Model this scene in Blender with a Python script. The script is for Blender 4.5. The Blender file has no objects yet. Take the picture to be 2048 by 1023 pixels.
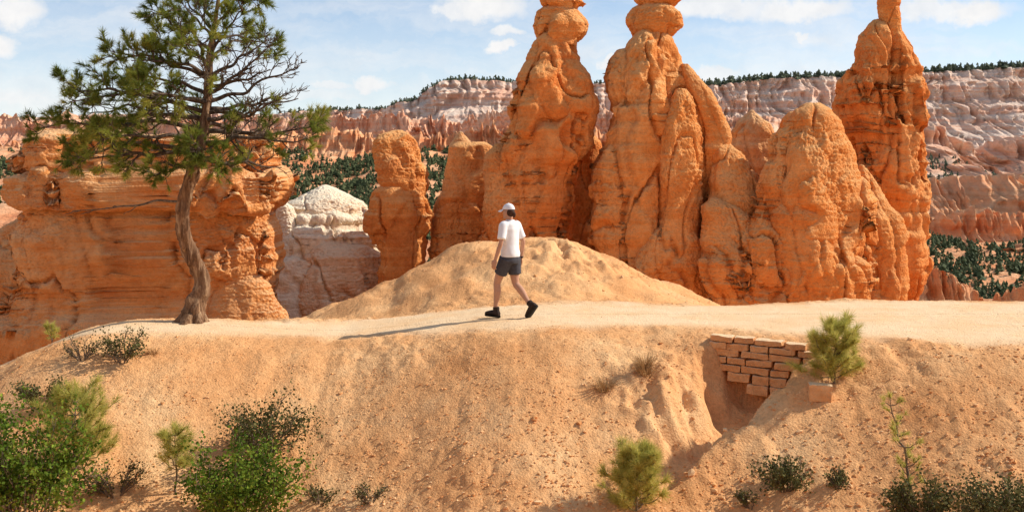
import bpy, bmesh, math
import numpy as np
from mathutils import Vector, Matrix
rng = np.random.default_rng(7)
C = bpy.context.scene.collection
F = 40/36*2048; CZ = 2.2; HZ = 330.0
SUN_A = 12.0; SUN_E = 38.0

def W(px, py, Y): return np.array([(px-1024)/F*Y, Y, CZ-(py-HZ)/F*Y])

# ------------------------------------------------------------------ noise
_perm = np.random.default_rng(3).permutation(256); _perm = np.concatenate([_perm, _perm, _perm])
_g = np.random.default_rng(4).normal(size=(256, 3)); _g /= np.linalg.norm(_g, axis=1)[:, None]
_jit = np.random.default_rng(5).uniform(0, 1, (256, 3))
def pn(x, y, z):
    x, y, z = np.broadcast_arrays(np.asarray(x, float), np.asarray(y, float), np.asarray(z, float))
    xi = np.floor(x).astype(int); yi = np.floor(y).astype(int); zi = np.floor(z).astype(int)
    xf = x-xi; yf = y-yi; zf = z-zi
    u = xf**3*(xf*(xf*6-15)+10); v = yf**3*(yf*(yf*6-15)+10); w = zf**3*(zf*(zf*6-15)+10)
    xi &= 255; yi &= 255; zi &= 255
    def gr(a, b, c):
        h = _perm[_perm[_perm[(xi+a) & 255]+((yi+b) & 255)]+((zi+c) & 255)]
        g = _g[h]
        return g[..., 0]*(xf-a)+g[..., 1]*(yf-b)+g[..., 2]*(zf-c)
    def lp(a, b, t): return a+(b-a)*t
    r = lp(lp(lp(gr(0,0,0), gr(1,0,0), u), lp(gr(0,1,0), gr(1,1,0), u), v),
           lp(lp(gr(0,0,1), gr(1,0,1), u), lp(gr(0,1,1), gr(1,1,1), u), v), w)
    return r*1.6
def fbm(x, y, z, o=4, gain=.5):
    s = 0; a = 1; t = 0
    for i in range(o):
        s = s+a*pn(x*2**i+i*17.3, y*2**i+i*5.1, z*2**i+i*9.7); t += a; a *= gain
    return s/t
def bil(x, y, z, o=3):
    s = 0; a = 1; t = 0
    for i in range(o):
        s = s+a*np.abs(pn(x*2**i+i*13.3, y*2**i+i*7.1, z*2**i+i*3.7)); t += a; a *= .5
    return s/t
def worley(x, y, z):
    # F1, F2, a random number per cell and a tilted plane per cell (angular facets)
    xi = np.floor(x).astype(int); yi = np.floor(y).astype(int); zi = np.floor(z).astype(int)
    f1 = np.full(x.shape, 9.); f2 = np.full(x.shape, 9.); hid = np.zeros(x.shape, int); dx = np.zeros(x.shape+(3,))
    for a in (-1, 0, 1):
        for b in (-1, 0, 1):
            for c in (-1, 0, 1):
                h = _perm[_perm[_perm[(xi+a) & 255]+((yi+b) & 255)]+((zi+c) & 255)]
                j = _jit[h]
                vx = xi+a+j[..., 0]-x; vy = yi+b+j[..., 1]-y; vz = zi+c+j[..., 2]-z
                d = vx*vx+vy*vy+vz*vz
                m = d < f1
                f2 = np.where(m, f1, np.minimum(f2, d)); f1 = np.where(m, d, f1); hid = np.where(m, h, hid)
                dx[m] = np.stack([vx, vy, vz], -1)[m]
    tilt = (dx*_g[hid]).sum(-1)
    return np.sqrt(f1), np.sqrt(f2), _jit[(hid*7+3) & 255, 0], tilt
def sstep(a, b, x):
    t = np.clip((x-a)/(b-a), 0, 1); return t*t*(3-2*t)

# ------------------------------------------------------------------ mesh helpers
def mesh_np(name, V, Fc, mat, parent=None, base=None, smooth=True):
    V = np.asarray(V, dtype=np.float32).reshape(-1, 3); Fc = np.asarray(Fc, dtype=np.int32)
    if base is not None: V = V-np.asarray(base, dtype=np.float32)
    k = Fc.shape[1]; nf = Fc.shape[0]
    me = bpy.data.meshes.new(name)
    me.vertices.add(len(V)); me.vertices.foreach_set('co', np.ascontiguousarray(V).ravel())
    me.loops.add(nf*k); me.loops.foreach_set('vertex_index', np.ascontiguousarray(Fc).ravel())
    me.polygons.add(nf); me.polygons.foreach_set('loop_start', np.arange(0, nf*k, k, dtype=np.int32))
    me.polygons.foreach_set('use_smooth', np.full(nf, smooth, dtype=bool))
    me.update(calc_edges=True); me.validate()
    o = bpy.data.objects.new(name, me); C.objects.link(o)
    if mat: me.materials.append(mat)
    if parent is not None: o.parent = parent
    elif base is not None: o.location = base
    return o
def grid_faces(nv, nu, wrap=False):
    i = np.arange(nv-1)[:, None]; j = np.arange(nu if wrap else nu-1)[None, :]
    j2 = (j+1) % nu
    return np.stack([i*nu+j, i*nu+j2, (i+1)*nu+j2, (i+1)*nu+j], -1).reshape(-1, 4)
def tag(o, label, cat=None, group=None, kind=None):
    o['label'] = label
    if cat: o['category'] = cat
    if group: o['group'] = group
    if kind: o['kind'] = kind
    return o
def thing(name, label, cat, loc, group=None):
    o = bpy.data.objects.new(name, None); C.objects.link(o); o.location = [float(v) for v in loc]
    o.empty_display_size = .1
    return tag(o, label, cat, group)
class MB:
    def __init__(s): s.V = []; s.T = []; s.Q = []; s.n = 0
    def add(s, V, Fc):
        V = np.asarray(V, float).reshape(-1, 3)
        Fc = np.asarray(Fc, int)+s.n
        (s.T if Fc.shape[1] == 3 else s.Q).append(Fc); s.V.append(V); s.n += len(V)
    def tube(s, path, rad, n=6, cap=True, rough=0):
        P = np.asarray(path, float); R = np.asarray(rad, float)
        T = np.gradient(P, axis=0); T /= np.linalg.norm(T, axis=1)[:, None]+1e-9
        ref = np.array([0.31, 0.95, 0.05]) if abs(T[0][1]) < .8 else np.array([1., 0.1, 0])
        a = np.cross(T, ref); a /= np.linalg.norm(a, axis=1)[:, None]+1e-9
        b = np.cross(T, a)
        th = np.linspace(0, 2*np.pi, n, endpoint=False)
        ring = P[:, None]+(a[:, None]*np.cos(th)[None, :, None]+b[:, None]*np.sin(th)[None, :, None])*R[:, None, None]
        if rough:
            q = ring
            d = bil(q[..., 0]*9, q[..., 1]*9, q[..., 2]*2.2, 3)-.3
            ring = ring+(ring-P[:, None])*(d*rough)[..., None]
        V = ring.reshape(-1, 3); s.add(V, grid_faces(len(P), n, True))
        if cap:
            m = s.n-len(V)
            for r0, c, fl in ((0, P[0]-T[0]*R[0]*.4, 0), ((len(P)-1)*n, P[-1]+T[-1]*R[-1]*.4, 1)):
                s.V.append(c[None]); ci = s.n; s.n += 1
                j = np.arange(n); f = np.stack([m+r0+j, m+r0+(j+1) % n, np.full(n, ci)], -1)
                s.T.append(f if fl else f[:, ::-1])
    def ell(s, c, r, nu=20, nv=12, rot=None):
        th = np.linspace(0, 2*np.pi, nu, endpoint=False); ph = np.linspace(.02, np.pi-.02, nv)
        V = np.stack([np.sin(ph)[:, None]*np.cos(th), np.sin(ph)[:, None]*np.sin(th), np.cos(ph)[:, None]+0*th], -1)*np.array(r)
        V = V.reshape(-1, 3)
        if rot is not None: V = V@np.array(rot).T
        V = V+np.array(c)
        s.add(V, grid_faces(nv, nu, True)[:, ::-1]); m = s.n-len(V)
        j = np.arange(nu)
        s.V.append(V[:nu].mean(0)[None]); s.T.append(np.stack([m+j, m+(j+1) % nu, np.full(nu, s.n)], -1)); s.n += 1
        s.V.append(V[-nu:].mean(0)[None]); s.T.append(np.stack([m+(nv-1)*nu+(j+1) % nu, m+(nv-1)*nu+j, np.full(nu, s.n)], -1)); s.n += 1
    def loft(s, rings, n=28, wr=0, seed=0):
        R = np.array(rings, float)
        t = np.linspace(0, len(R)-1, len(R)*5)
        R = np.stack([np.interp(t, np.arange(len(R)), R[:, i]) for i in range(5)], -1)
        th = np.linspace(0, 2*np.pi, n, endpoint=False)
        V = np.stack([R[:, 0, None]+R[:, 3, None]*np.cos(th), R[:, 1, None]+R[:, 4, None]*np.sin(th), R[:, 2, None]+0*th], -1)
        if wr:
            d = pn(V[..., 0]*14+seed, V[..., 1]*14, V[..., 2]*9)+.5*pn(V[..., 0]*6, V[..., 1]*6+seed, V[..., 2]*20)
            cen = R[:, None, :3]; V = V+(V-cen)*(d*wr)[..., None]
        V2 = V.reshape(-1, 3); s.add(V2, grid_faces(len(R), n, True)); m = s.n-len(V2); j = np.arange(n)
        s.V.append(V2[:n].mean(0)[None]); s.T.append(np.stack([m+(j+1) % n, m+j, np.full(n, s.n)], -1)); s.n += 1
        s.V.append(V2[-n:].mean(0)[None]); e = m+(len(R)-1)*n; s.T.append(np.stack([e+j, e+(j+1) % n, np.full(n, s.n)], -1)); s.n += 1
    def build(s, name, mat, parent=None, base=None, smooth=True):
        V = np.concatenate(s.V); fs = []
        for q in s.Q: fs += q.tolist()
        for q in s.T: fs += q.tolist()
        if base is not None: V = V-np.asarray(base)
        me = bpy.data.meshes.new(name); me.from_pydata(V.tolist(), [], fs)
        me.polygons.foreach_set('use_smooth', np.full(len(me.polygons), smooth, dtype=bool)); me.update()
        o = bpy.data.objects.new(name, me); C.objects.link(o)
        if mat: me.materials.append(mat)
        if parent is not None: o.parent = parent
        elif base is not None: o.location = [float(v) for v in base]
        return o
def remesh(o, vox, sm=2):
    m = o.modifiers.new('r', 'REMESH'); m.mode = 'VOXEL'; m.voxel_size = vox; m.use_smooth_shade = True
    if sm:
        k = o.modifiers.new('s', 'SMOOTH'); k.factor = .5; k.iterations = sm
    mats = list(o.data.materials)
    dg = bpy.context.evaluated_depsgraph_get(); dg.update()
    me = bpy.data.meshes.new_from_object(o.evaluated_get(dg))
    o.modifiers.clear(); old = o.data; nm = old.name; o.data = me; bpy.data.meshes.remove(old); me.name = nm
    me.materials.clear()
    for q in mats: me.materials.append(q)
    me.polygons.foreach_set('use_smooth', np.full(len(me.polygons), True, dtype=bool)); me.update()

# ------------------------------------------------------------------ materials
def newmat(name, rough=.95):
    m = bpy.data.materials.new(name); m.use_nodes = True; nt = m.node_tree; nt.nodes.clear()
    out = nt.nodes.new('ShaderNodeOutputMaterial'); b = nt.nodes.new('ShaderNodeBsdfPrincipled')
    b.inputs['Roughness'].default_value = rough; b.inputs['Specular IOR Level'].default_value = .08
    nt.links.new(b.outputs[0], out.inputs[0])
    return m, nt, b
def N(nt, t, **kw):
    n = nt.nodes.new(t)
    for k, v in kw.items():
        if k in n.inputs: n.inputs[k].default_value = v
        else: setattr(n, k, v)
    return n
def L(nt, a, b): nt.links.new(a, b)
def ramp(nt, fac, stops):
    r = N(nt, 'ShaderNodeValToRGB'); e = r.color_ramp.elements
    while len(e) < len(stops): e.new(.5)
    for q, (p, c) in zip(e, stops): q.position = p; q.color = (*c, 1)
    L(nt, fac, r.inputs[0]); return r.outputs[0]
def mix(nt, fac, a, b, mode='MIX'):
    m = N(nt, 'ShaderNodeMix', data_type='RGBA', blend_type=mode)
    for s, v in ((m.inputs[0], fac), (m.inputs[6], a), (m.inputs[7], b)):
        if isinstance(v, (int, float)): s.default_value = v
        elif isinstance(v, tuple): s.default_value = (*v, 1)
        else: L(nt, v, s)
    return m.outputs[2]
def noise(nt, vec, scale, detail=5, rough=.55, dist=0):
    n = N(nt, 'ShaderNodeTexNoise'); n.inputs['Scale'].default_value = scale; n.inputs['Detail'].default_value = detail
    n.inputs['Roughness'].default_value = rough; n.inputs['Distortion'].default_value = dist
    L(nt, vec, n.inputs['Vector']); return n.outputs['Fac']
def mapped(nt, vec, sc):
    m = N(nt, 'ShaderNodeVectorMath', operation='MULTIPLY'); L(nt, vec, m.inputs[0]); m.inputs[1].default_value = sc; return m.outputs[0]
def mth(nt, op, a, b=None, c=None, clamp=False):
    m = N(nt, 'ShaderNodeMath', operation=op); m.use_clamp = clamp
    for i, v in enumerate((a, b, c)):
        if v is None: continue
        if isinstance(v, (int, float)): m.inputs[i].default_value = v
        else: L(nt, v, m.inputs[i])
    return m.outputs[0]

def rock_mat(name, dark, mid, light, sc=1.0, strata=.5, bump=.5, dust=None, zs=2.2):
    m, nt, b = newmat(name)
    g = N(nt, 'ShaderNodeNewGeometry'); pos = g.outputs['Position']
    n1 = noise(nt, pos, .7*sc, 7, .65, .4)
    col = ramp(nt, n1, [(.32, dark), (.5, mid), (.66, light)])
    st = noise(nt, mapped(nt, pos, (.22*sc, .22*sc, zs*sc)), 1.0, 5, .6, .6)
    col = mix(nt, strata, col, ramp(nt, st, [(.34, dark), (.48, mid), (.55, light), (.64, mid)]))
    n2 = noise(nt, pos, 7*sc, 6, .7)
    col = mix(nt, .45, col, ramp(nt, n2, [(.3, (.62, .54, .49)), (.55, (1, 1, 1)), (.75, (1.2, 1.2, 1.2))]), 'MULTIPLY')
    if dust:
        nz = N(nt, 'ShaderNodeSeparateXYZ'); L(nt, g.outputs['Normal'], nz.inputs[0])
        f = mth(nt, 'MULTIPLY', mth(nt, 'SUBTRACT', nz.outputs[2], .18, clamp=True), 1.0)
        col = mix(nt, f, col, dust)
    pt = ramp(nt, g.outputs['Pointiness'], [(.42, (.55, .42, .36)), (.5, (1, 1, 1)), (.6, (1.12, 1.12, 1.12))])  # crevice shade painted into the colour: creases darkened, edges lightened
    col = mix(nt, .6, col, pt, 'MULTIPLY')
    L(nt, col, b.inputs['Base Color'])
    n3 = noise(nt, pos, 14*sc, 9, .75)
    v = N(nt, 'ShaderNodeTexVoronoi'); v.inputs['Scale'].default_value = 20*sc; L(nt, pos, v.inputs['Vector'])
    hsum = mth(nt, 'ADD', n3, mth(nt, 'MULTIPLY', v.outputs['Distance'], .5))
    bp = N(nt, 'ShaderNodeBump'); bp.inputs['Strength'].default_value = bump; bp.inputs['Distance'].default_value = .08/sc
    L(nt, hsum, bp.inputs['Height']); L(nt, bp.outputs[0], b.inputs['Normal'])
    return m
M = {}
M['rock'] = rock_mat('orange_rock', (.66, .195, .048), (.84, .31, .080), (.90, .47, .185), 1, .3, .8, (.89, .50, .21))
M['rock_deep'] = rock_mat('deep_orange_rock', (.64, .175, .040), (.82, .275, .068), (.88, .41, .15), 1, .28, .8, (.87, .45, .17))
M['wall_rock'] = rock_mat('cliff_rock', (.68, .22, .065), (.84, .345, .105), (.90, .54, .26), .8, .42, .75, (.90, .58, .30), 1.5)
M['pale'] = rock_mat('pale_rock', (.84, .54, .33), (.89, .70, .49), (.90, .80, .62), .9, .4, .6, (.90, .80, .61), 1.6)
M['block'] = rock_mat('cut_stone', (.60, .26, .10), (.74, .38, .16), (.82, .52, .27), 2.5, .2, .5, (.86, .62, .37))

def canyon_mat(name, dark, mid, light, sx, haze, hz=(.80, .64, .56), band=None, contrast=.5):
    m, nt, b = newmat(name)
    g = N(nt, 'ShaderNodeNewGeometry'); pos = g.outputs['Position']
    st = noise(nt, mapped(nt, pos, (.06/sx, .06/sx, 1.3/sx)), 1.0, 5, .65, .35)
    stops = [(.32, dark), (.46, mid), (.56, light), (.66, mid)]
    if band: stops = [(.30, dark), (.40, band), (.48, light), (.54, mid), (.60, band), (.70, light)]
    col = ramp(nt, st, stops)
    n1 = noise(nt, pos, .35/sx, 6, .6)
    col = mix(nt, contrast, col, ramp(nt, n1, [(.35, dark), (.5, mid), (.66, light)]))
    n2 = noise(nt, pos, 2.5/sx, 5, .7)
    col = mix(nt, .3, col, ramp(nt, n2, [(.3, (.6, .54, .5)), (.6, (1.1, 1.1, 1.1))]), 'MULTIPLY')
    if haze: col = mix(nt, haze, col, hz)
    L(nt, col, b.inputs['Base Color'])
    bp = N(nt, 'ShaderNodeBump'); bp.inputs['Strength'].default_value = .5; bp.inputs['Distance'].default_value = 1.0*sx
    L(nt, n2, bp.inputs['Height']); L(nt, bp.outputs[0], b.inputs['Normal'])
    return m

def leaf_mat(name, a, b_, c, sc=6, trans=.25):
    m, nt, b = newmat(name, .7)
    g = N(nt, 'ShaderNodeNewGeometry')
    n1 = noise(nt, g.outputs['Position'], sc, 4, .7)
    col = ramp(nt, n1, [(.3, a), (.5, b_), (.68, c)])
    col = mix(nt, .5, col, ramp(nt, g.outputs['Random Per Island'], [(0, (.6, .62, .6)), (1, (1.35, 1.3, 1.2))]), 'MULTIPLY')
    L(nt, col, b.inputs['Base Color'])
    if trans:
        tr = N(nt, 'ShaderNodeBsdfTranslucent'); L(nt, col, tr.inputs[0])
        ms = N(nt, 'ShaderNodeMixShader'); ms.inputs[0].default_value = trans
        out = [n for n in nt.nodes if n.type == 'OUTPUT_MATERIAL'][0]
        L(nt, b.outputs[0], ms.inputs[1]); L(nt, tr.outputs[0], ms.inputs[2]); L(nt, ms.outputs[0], out.inputs[0])
    return m
M['pine'] = leaf_mat('pine_needles', (.085, .12, .025), (.21, .25, .042), (.50, .46, .09), 1.8, .4)
M['young'] = leaf_mat('young_pine_needles', (.32, .32, .07), (.54, .50, .12), (.74, .64, .22), 7, .45)
M['leaf'] = leaf_mat('green_leaves', (.03, .06, .009), (.105, .17, .018), (.34, .42, .055), 4.5, .3)
M['dark_leaf'] = leaf_mat('dark_olive_leaves', (.05, .05, .018), (.105, .105, .035), (.24, .21, .08), 7, .2)
M['dry'] = leaf_mat('dry_grass_blades', (.34, .19, .08), (.48, .29, .13), (.58, .39, .19), 9)
M['conifer'] = leaf_mat('distant_conifer', (.045, .06, .028), (.075, .092, .038), (.13, .14, .06), .1, 0)
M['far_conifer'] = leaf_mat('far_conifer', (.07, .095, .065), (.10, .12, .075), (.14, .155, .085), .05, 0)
def bark_mat(name, a, b_, c):
    m, nt, b = newmat(name)
    g = N(nt, 'ShaderNodeNewGeometry'); pos = g.outputs['Position']
    n1 = noise(nt, mapped(nt, pos, (16, 16, 2.0)), 1, 6, .7, .5)
    L(nt, ramp(nt, n1, [(.34, a), (.5, b_), (.66, c)]), b.inputs['Base Color'])
    bp = N(nt, 'ShaderNodeBump'); bp.inputs['Strength'].default_value = 1.0; bp.inputs['Distance'].default_value = .04
    L(nt, n1, bp.inputs['Height']); L(nt, bp.outputs[0], b.inputs['Normal']); return m
M['bark'] = bark_mat('pine_bark', (.08, .04, .022), (.24, .13, .07), (.50, .32, .18))
M['limb'] = bark_mat('limb_bark', (.05, .035, .025), (.11, .078, .055), (.22, .16, .115))
M['twig'] = bark_mat('twig_bark', (.10, .07, .05), (.19, .14, .10), (.3, .23, .16))
def plain(name, col, rough=.8, var=.25, sc=30):
    m, nt, b = newmat(name, rough)
    g = N(nt, 'ShaderNodeTexCoord')
    n1 = noise(nt, g.outputs['Object'], sc, 5, .6)
    L(nt, mix(nt, 1.0, col, ramp(nt, n1, [(.3, (1-var,)*3), (.7, (1+var*.4,)*3)]), 'MULTIPLY'), b.inputs['Base Color'])
    bp = N(nt, 'ShaderNodeBump'); bp.inputs['Strength'].default_value = .2; bp.inputs['Distance'].default_value = .005
    L(nt, n1, bp.inputs['Height']); L(nt, bp.outputs[0], b.inputs['Normal']); return m
M['skin'] = plain('skin', (.52, .28, .18), .6, .1); M['white'] = plain('white_cotton', (.82, .81, .80), .9, .06)
M['shorts'] = plain('charcoal_cloth', (.075, .072, .08), .9, .25); M['hair'] = plain('dark_brown_hair', (.07, .036, .022), .6, .4, 60)
M['boot'] = plain('dark_brown_leather', (.05, .033, .025), .7, .4); M['sole'] = plain('dark_rubber', (.03, .028, .026), .8)
M['band'] = plain('dark_strap', (.05, .03, .03), .6); M['eye'] = plain('eye_dark', (.03, .02, .015), .3)

# ------------------------------------------------------------------ near ground
_xs = np.array([-12, -7.5, -6, -4.5, -2.5, -1.2, 0, 2.2, 3.5, 5.45, 7.5, 14])
_h = np.array([-.12, -.12, -.12, -.16, -.26, -.13, 0, 0, 0, 0, 0, .1])
_yn = np.array([15.2, 15.5, 15.7, 15.85, 16.15, 15.85, 15.25, 15.6, 14.95, 14.0, 13.9, 13.7])
_yf = np.array([16.9, 17.0, 17.1, 17.3, 17.9, 17.95, 18.0, 18.2, 17.6, 18.7, 18.3, 18.3])
def cub(x, xs, ys):
    acc = 0
    for d, w in ((-.5, .25), (0, .5), (.5, .25)): acc = acc+w*np.interp(x+d, xs, ys)
    return acc
def sp(d, w): d = np.maximum(d, 0); return d-w*(1-np.exp(-d/w))
def smax(a, b, k): return .5*(a+b+np.sqrt((a-b)**2+k*k))
_mpx = np.array([300, 500, 600, 650, 700, 800, 880, 930, 975, 1090, 1130, 1190, 1260, 1340, 1435, 1560, 1800])
_mpy = np.array([800, 680, 638, 620, 598, 556, 514, 488, 475, 473, 480, 502, 536, 570, 608, 680, 820])
_mX = (_mpx-1024)/F*21.5; _mZ = CZ-(_mpy-HZ)/F*21.5
WA = np.array([2.58, 14.82]); WB = np.array([4.12, 14.22])      # foot line of the retaining wall
def base_h(X, Y):
    h = cub(X, _xs, _h); yn = cub(X, _xs, _yn); yf = cub(X, _xs, _yf)
    fr = -.5*sp(yn-Y, .55)
    bk = -.62*sp(Y-yf, .5); bk = -6*(1-np.exp(bk/6))
    bk = bk-.8*np.maximum(Y-42, 0)*sstep(42, 50, Y)
    z = h+fr+bk
    t = np.clip((Y-17.4)/(21.5-17.4), 0, 1); tt = t*t*(3-2*t)*.75+.25*np.sin(t*np.pi/2)
    Xw = X+.25*pn(X*.6, Y*.6, 7.7)
    mz = cub(Xw, _mX, _mZ)
    m = (h-.3)+(mz-(h-.3))*tt-.6*sp(Y-21.5, .8)
    m = m+sstep(17.6, 19.5, Y)*(.12*pn(X*.9, Y*.9, 3.3)+.07*pn(X*2.2, Y*2.2, 1.3))
    z = np.where(Y > 16.8, smax(z, m, .12), z)
    left = np.maximum(-(X+5.65), 0); z = z-.46*(left-.5*(1-np.exp(-left/.5)))
    z = np.where(Y < 13, smax(z, .6-.45*Y, .3), z)
    z = np.maximum(z, -48-0*z)
    return z
def cut(X, Y):
    A = np.array([3.28, 14.54]); B = np.array([1.75, 12.8]); d = B-A; Ln = np.linalg.norm(d); d = d/Ln
    s = (X-A[0])*d[0]+(Y-A[1])*d[1]; e = (X-A[0])*d[1]-(Y-A[1])*d[0]     # e>0 : left bank side
    e = e+.16*pn(X*2.0, Y*2.0, 3.3)+.08*pn(X*6, Y*6, 1.3)
    sn = np.clip(s/Ln, 0, 1.3)
    hw = np.interp(sn, [0, .3, .6, 1, 1.3], [.84, .68, .50, .30, .18]); dep = np.interp(sn, [0, .3, .6, 1.0, 1.3], [.84, .80, .54, .24, .0])
    q = np.abs(e)/hw
    prof = np.where(e < 0, 1-sstep(.72, 1.0, q), 1-sstep(.30, 1.08, q))
    wl = WA[1]+(X-WA[0])*(WB[1]-WA[1])/(WB[0]-WA[0])
    inw = (Y < wl+.04)
    start = sstep(-1.0, -.5, s)
    r = -dep*prof*inw*start
    r = r+.20*np.exp(-((e+hw+.18)/.26)**2)*start*(1-sstep(13.85, 14.2, Y))*(1-.75*sn)
    # spur of loose dirt standing left of the gully
    cx = (X-1.95)*.8+(Y-13.75)*.25; cy = (Y-13.75)*.8-(X-1.95)*.35
    r = r+.18*np.exp(-(cx/.6)**2-(cy/.8)**2)*(1+.9*pn(X*3, Y*3, 8)+.5*pn(X*7, Y*7, 4))
    return r
def pathmask(X, Y):
    yn = cub(X, _xs, _yn); yf = cub(X, _xs, _yf)
    w = .22*pn(X*1.3, Y*1.3, .5)+.12*pn(X*5, Y*5, 2.5)
    return sstep(-.45, .45, Y-yn-.08+w)*(1-sstep(-.35, .3, Y-yf+w))
def ground(X, Y, detail=True):
    X = np.asarray(X, float); Y = np.asarray(Y, float)
    z = base_h(X, Y)+cut(X, Y)
    if detail:
        pm = pathmask(X, Y); k = 1-.85*pm
        z = z+k*(.08*fbm(X*.7, Y*.7, 1.1, 3)+.06*(bil(X*1.4, Y*.6, 4.4, 3)-.3)+.045*(bil(X*3.4, Y*2.8, 2.2, 3)-.3)*(.5+1.2*sstep(-.2, .5, pn(X*.6, Y*.6, 5.5))))
        z = z+k*(.022*(bil(X*9, Y*9, 6.2, 2)-.3)+.014*(bil(X*24, Y*24, 3.1, 1)-.3))+.004*pn(X*9, Y*9, 1)*pm
        md = np.exp(-((X-1.05)/1.1)**2-((Y-20.6)/.65)**2)
        z = z+md*.55*(bil(X*2.2, Y*2.2, 9, 3)-.27)
    return z
def march(px, py):
    for Y in np.arange(8.5, 22, .02):
        p = W(px, py, Y)
        if p[2] <= float(ground(p[0], Y, False)): return np.array([p[0], Y, float(ground(p[0], Y))])
    return W(px, py, 15)
gx = np.concatenate([np.linspace(-60, -12, 25)[:-1], np.linspace(-12, -7.7, 40)[:-1], np.arange(-7.7, 7.7, .027), np.linspace(7.7, 12, 40), np.linspace(12, 60, 25)[1:]])
gy = np.concatenate([np.arange(-6, 11.2, .35), np.arange(11.2, 19, .024), np.arange(19, 24, .05), np.arange(24, 60, .6), np.linspace(60, 110, 20)])
GX, GY = np.meshgrid(gx, gy)
GZ = ground(GX, GY)
M['ground'], nt, b = newmat('orange_dirt')
g = N(nt, 'ShaderNodeNewGeometry'); pos = g.outputs['Position']
n1 = noise(nt, pos, .8, 7, .65)
col = ramp(nt, n1, [(.3, (.68, .31, .115)), (.5, (.80, .415, .175)), (.7, (.86, .525, .255))])
n2 = noise(nt, pos, 22, 6, .75)
col = mix(nt, .6, col, ramp(nt, n2, [(.32, (.58, .51, .46)), (.55, (1, 1, 1)), (.75, (1.2, 1.18, 1.15))]), 'MULTIPLY')
at = N(nt, 'ShaderNodeAttribute', attribute_name='path')
pc = ramp(nt, noise(nt, pos, 1.2, 6, .7), [(.3, (.85, .53, .27)), (.62, (.88, .64, .39))])
pc = mix(nt, .3, pc, ramp(nt, noise(nt, pos, 40, 4, .7), [(.3, (.78, .75, .72)), (.6, (1.05, 1.05, 1.05))]), 'MULTIPLY')
col = mix(nt, at.outputs['Fac'], col, pc)
L(nt, col, b.inputs['Base Color'])
bp = N(nt, 'ShaderNodeBump'); bp.inputs['Strength'].default_value = .6; bp.inputs['Distance'].default_value = .022
v = N(nt, 'ShaderNodeTexVoronoi'); v.inputs['Scale'].default_value = 38; L(nt, pos, v.inputs['Vector'])
L(nt, mth(nt, 'ADD', noise(nt, pos, 35, 6, .75), mth(nt, 'MULTIPLY', v.outputs['Distance'], -.6)), bp.inputs['Height']); L(nt, bp.outputs[0], b.inputs['Normal'])
go = mesh_np('ground', np.stack([GX, GY, GZ], -1), grid_faces(len(gy), len(gx)), M['ground'])
a = go.data.attributes.new('path', 'FLOAT', 'POINT'); a.data.foreach_set('value', pathmask(GX, GY).astype(np.float32).ravel())
tag(go, 'orange dirt ridge with a pale trodden path along its crest and a bare mound behind', 'ground', kind='structure')

# gravel : loose pebbles over the slope
def ico():
    bm = bmesh.new(); bmesh.ops.create_icosphere(bm, subdivisions=1, radius=1)
    V = np.array([v.co[:] for v in bm.verts]); Fc = np.array([[v.index for v in f.verts] for f in bm.faces]); bm.free(); return V, Fc
iV, iF = ico()
n = 38000
X = rng.uniform(-7.4, 7.4, n); Y = 11.6+(rng.uniform(0, 1, n)**1.35)*6.8
Y = np.where(rng.uniform(0, 1, n) < .10, rng.uniform(18, 21.6, n), Y)
pm = pathmask(X, Y); keep = rng.uniform(0, 1, n) > pm*.98
cl = bil(X*1.1, Y*1.1, 5, 2); keep &= rng.uniform(0, 1, n) < (.15+1.5*cl)
X = X[keep]; Y = Y[keep]; pm = pm[keep]; n = len(X)
S = .005+.011*rng.uniform(0, 1, n)**2+.026*(rng.uniform(0, 1, n) > .992)*rng.uniform(.3, 1, n); S = S*(1-.5*pm)
S = S*np.interp(Y, [12, 15, 20], [1.35, .75, 1.0])
an = rng.uniform(0, 6.28, n); ca, sa = np.cos(an), np.sin(an)
sc = np.stack([S*rng.uniform(.7, 1.5, n), S*rng.uniform(.7, 1.3, n), S*rng.uniform(.5, .9, n)], -1)
Vp = iV[None]*(1+.25*rng.normal(size=(n, len(iV), 1)))*sc[:, None]
Vp = np.stack([Vp[..., 0]*ca[:, None]-Vp[..., 1]*sa[:, None], Vp[..., 0]*sa[:, None]+Vp[..., 1]*ca[:, None], Vp[..., 2]], -1)
Vp = Vp+np.stack([X, Y, ground(X, Y)+S*.25], -1)[:, None]
Fp = iF[None]+(np.arange(n)*len(iV))[:, None, None]
M['gravel'], nt, b = newmat('gravel_stone')
g = N(nt, 'ShaderNodeNewGeometry')
L(nt, ramp(nt, g.outputs['Random Per Island'], [(0, (.62, .285, .105)), (.5, (.78, .41, .17)), (1, (.85, .56, .30))]), b.inputs['Base Color'])
tag(mesh_np('gravel', Vp, Fp.reshape(-1, 3), M['gravel'], smooth=False), 'loose orange gravel strewn over the dirt slope', 'gravel', kind='stuff')

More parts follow.
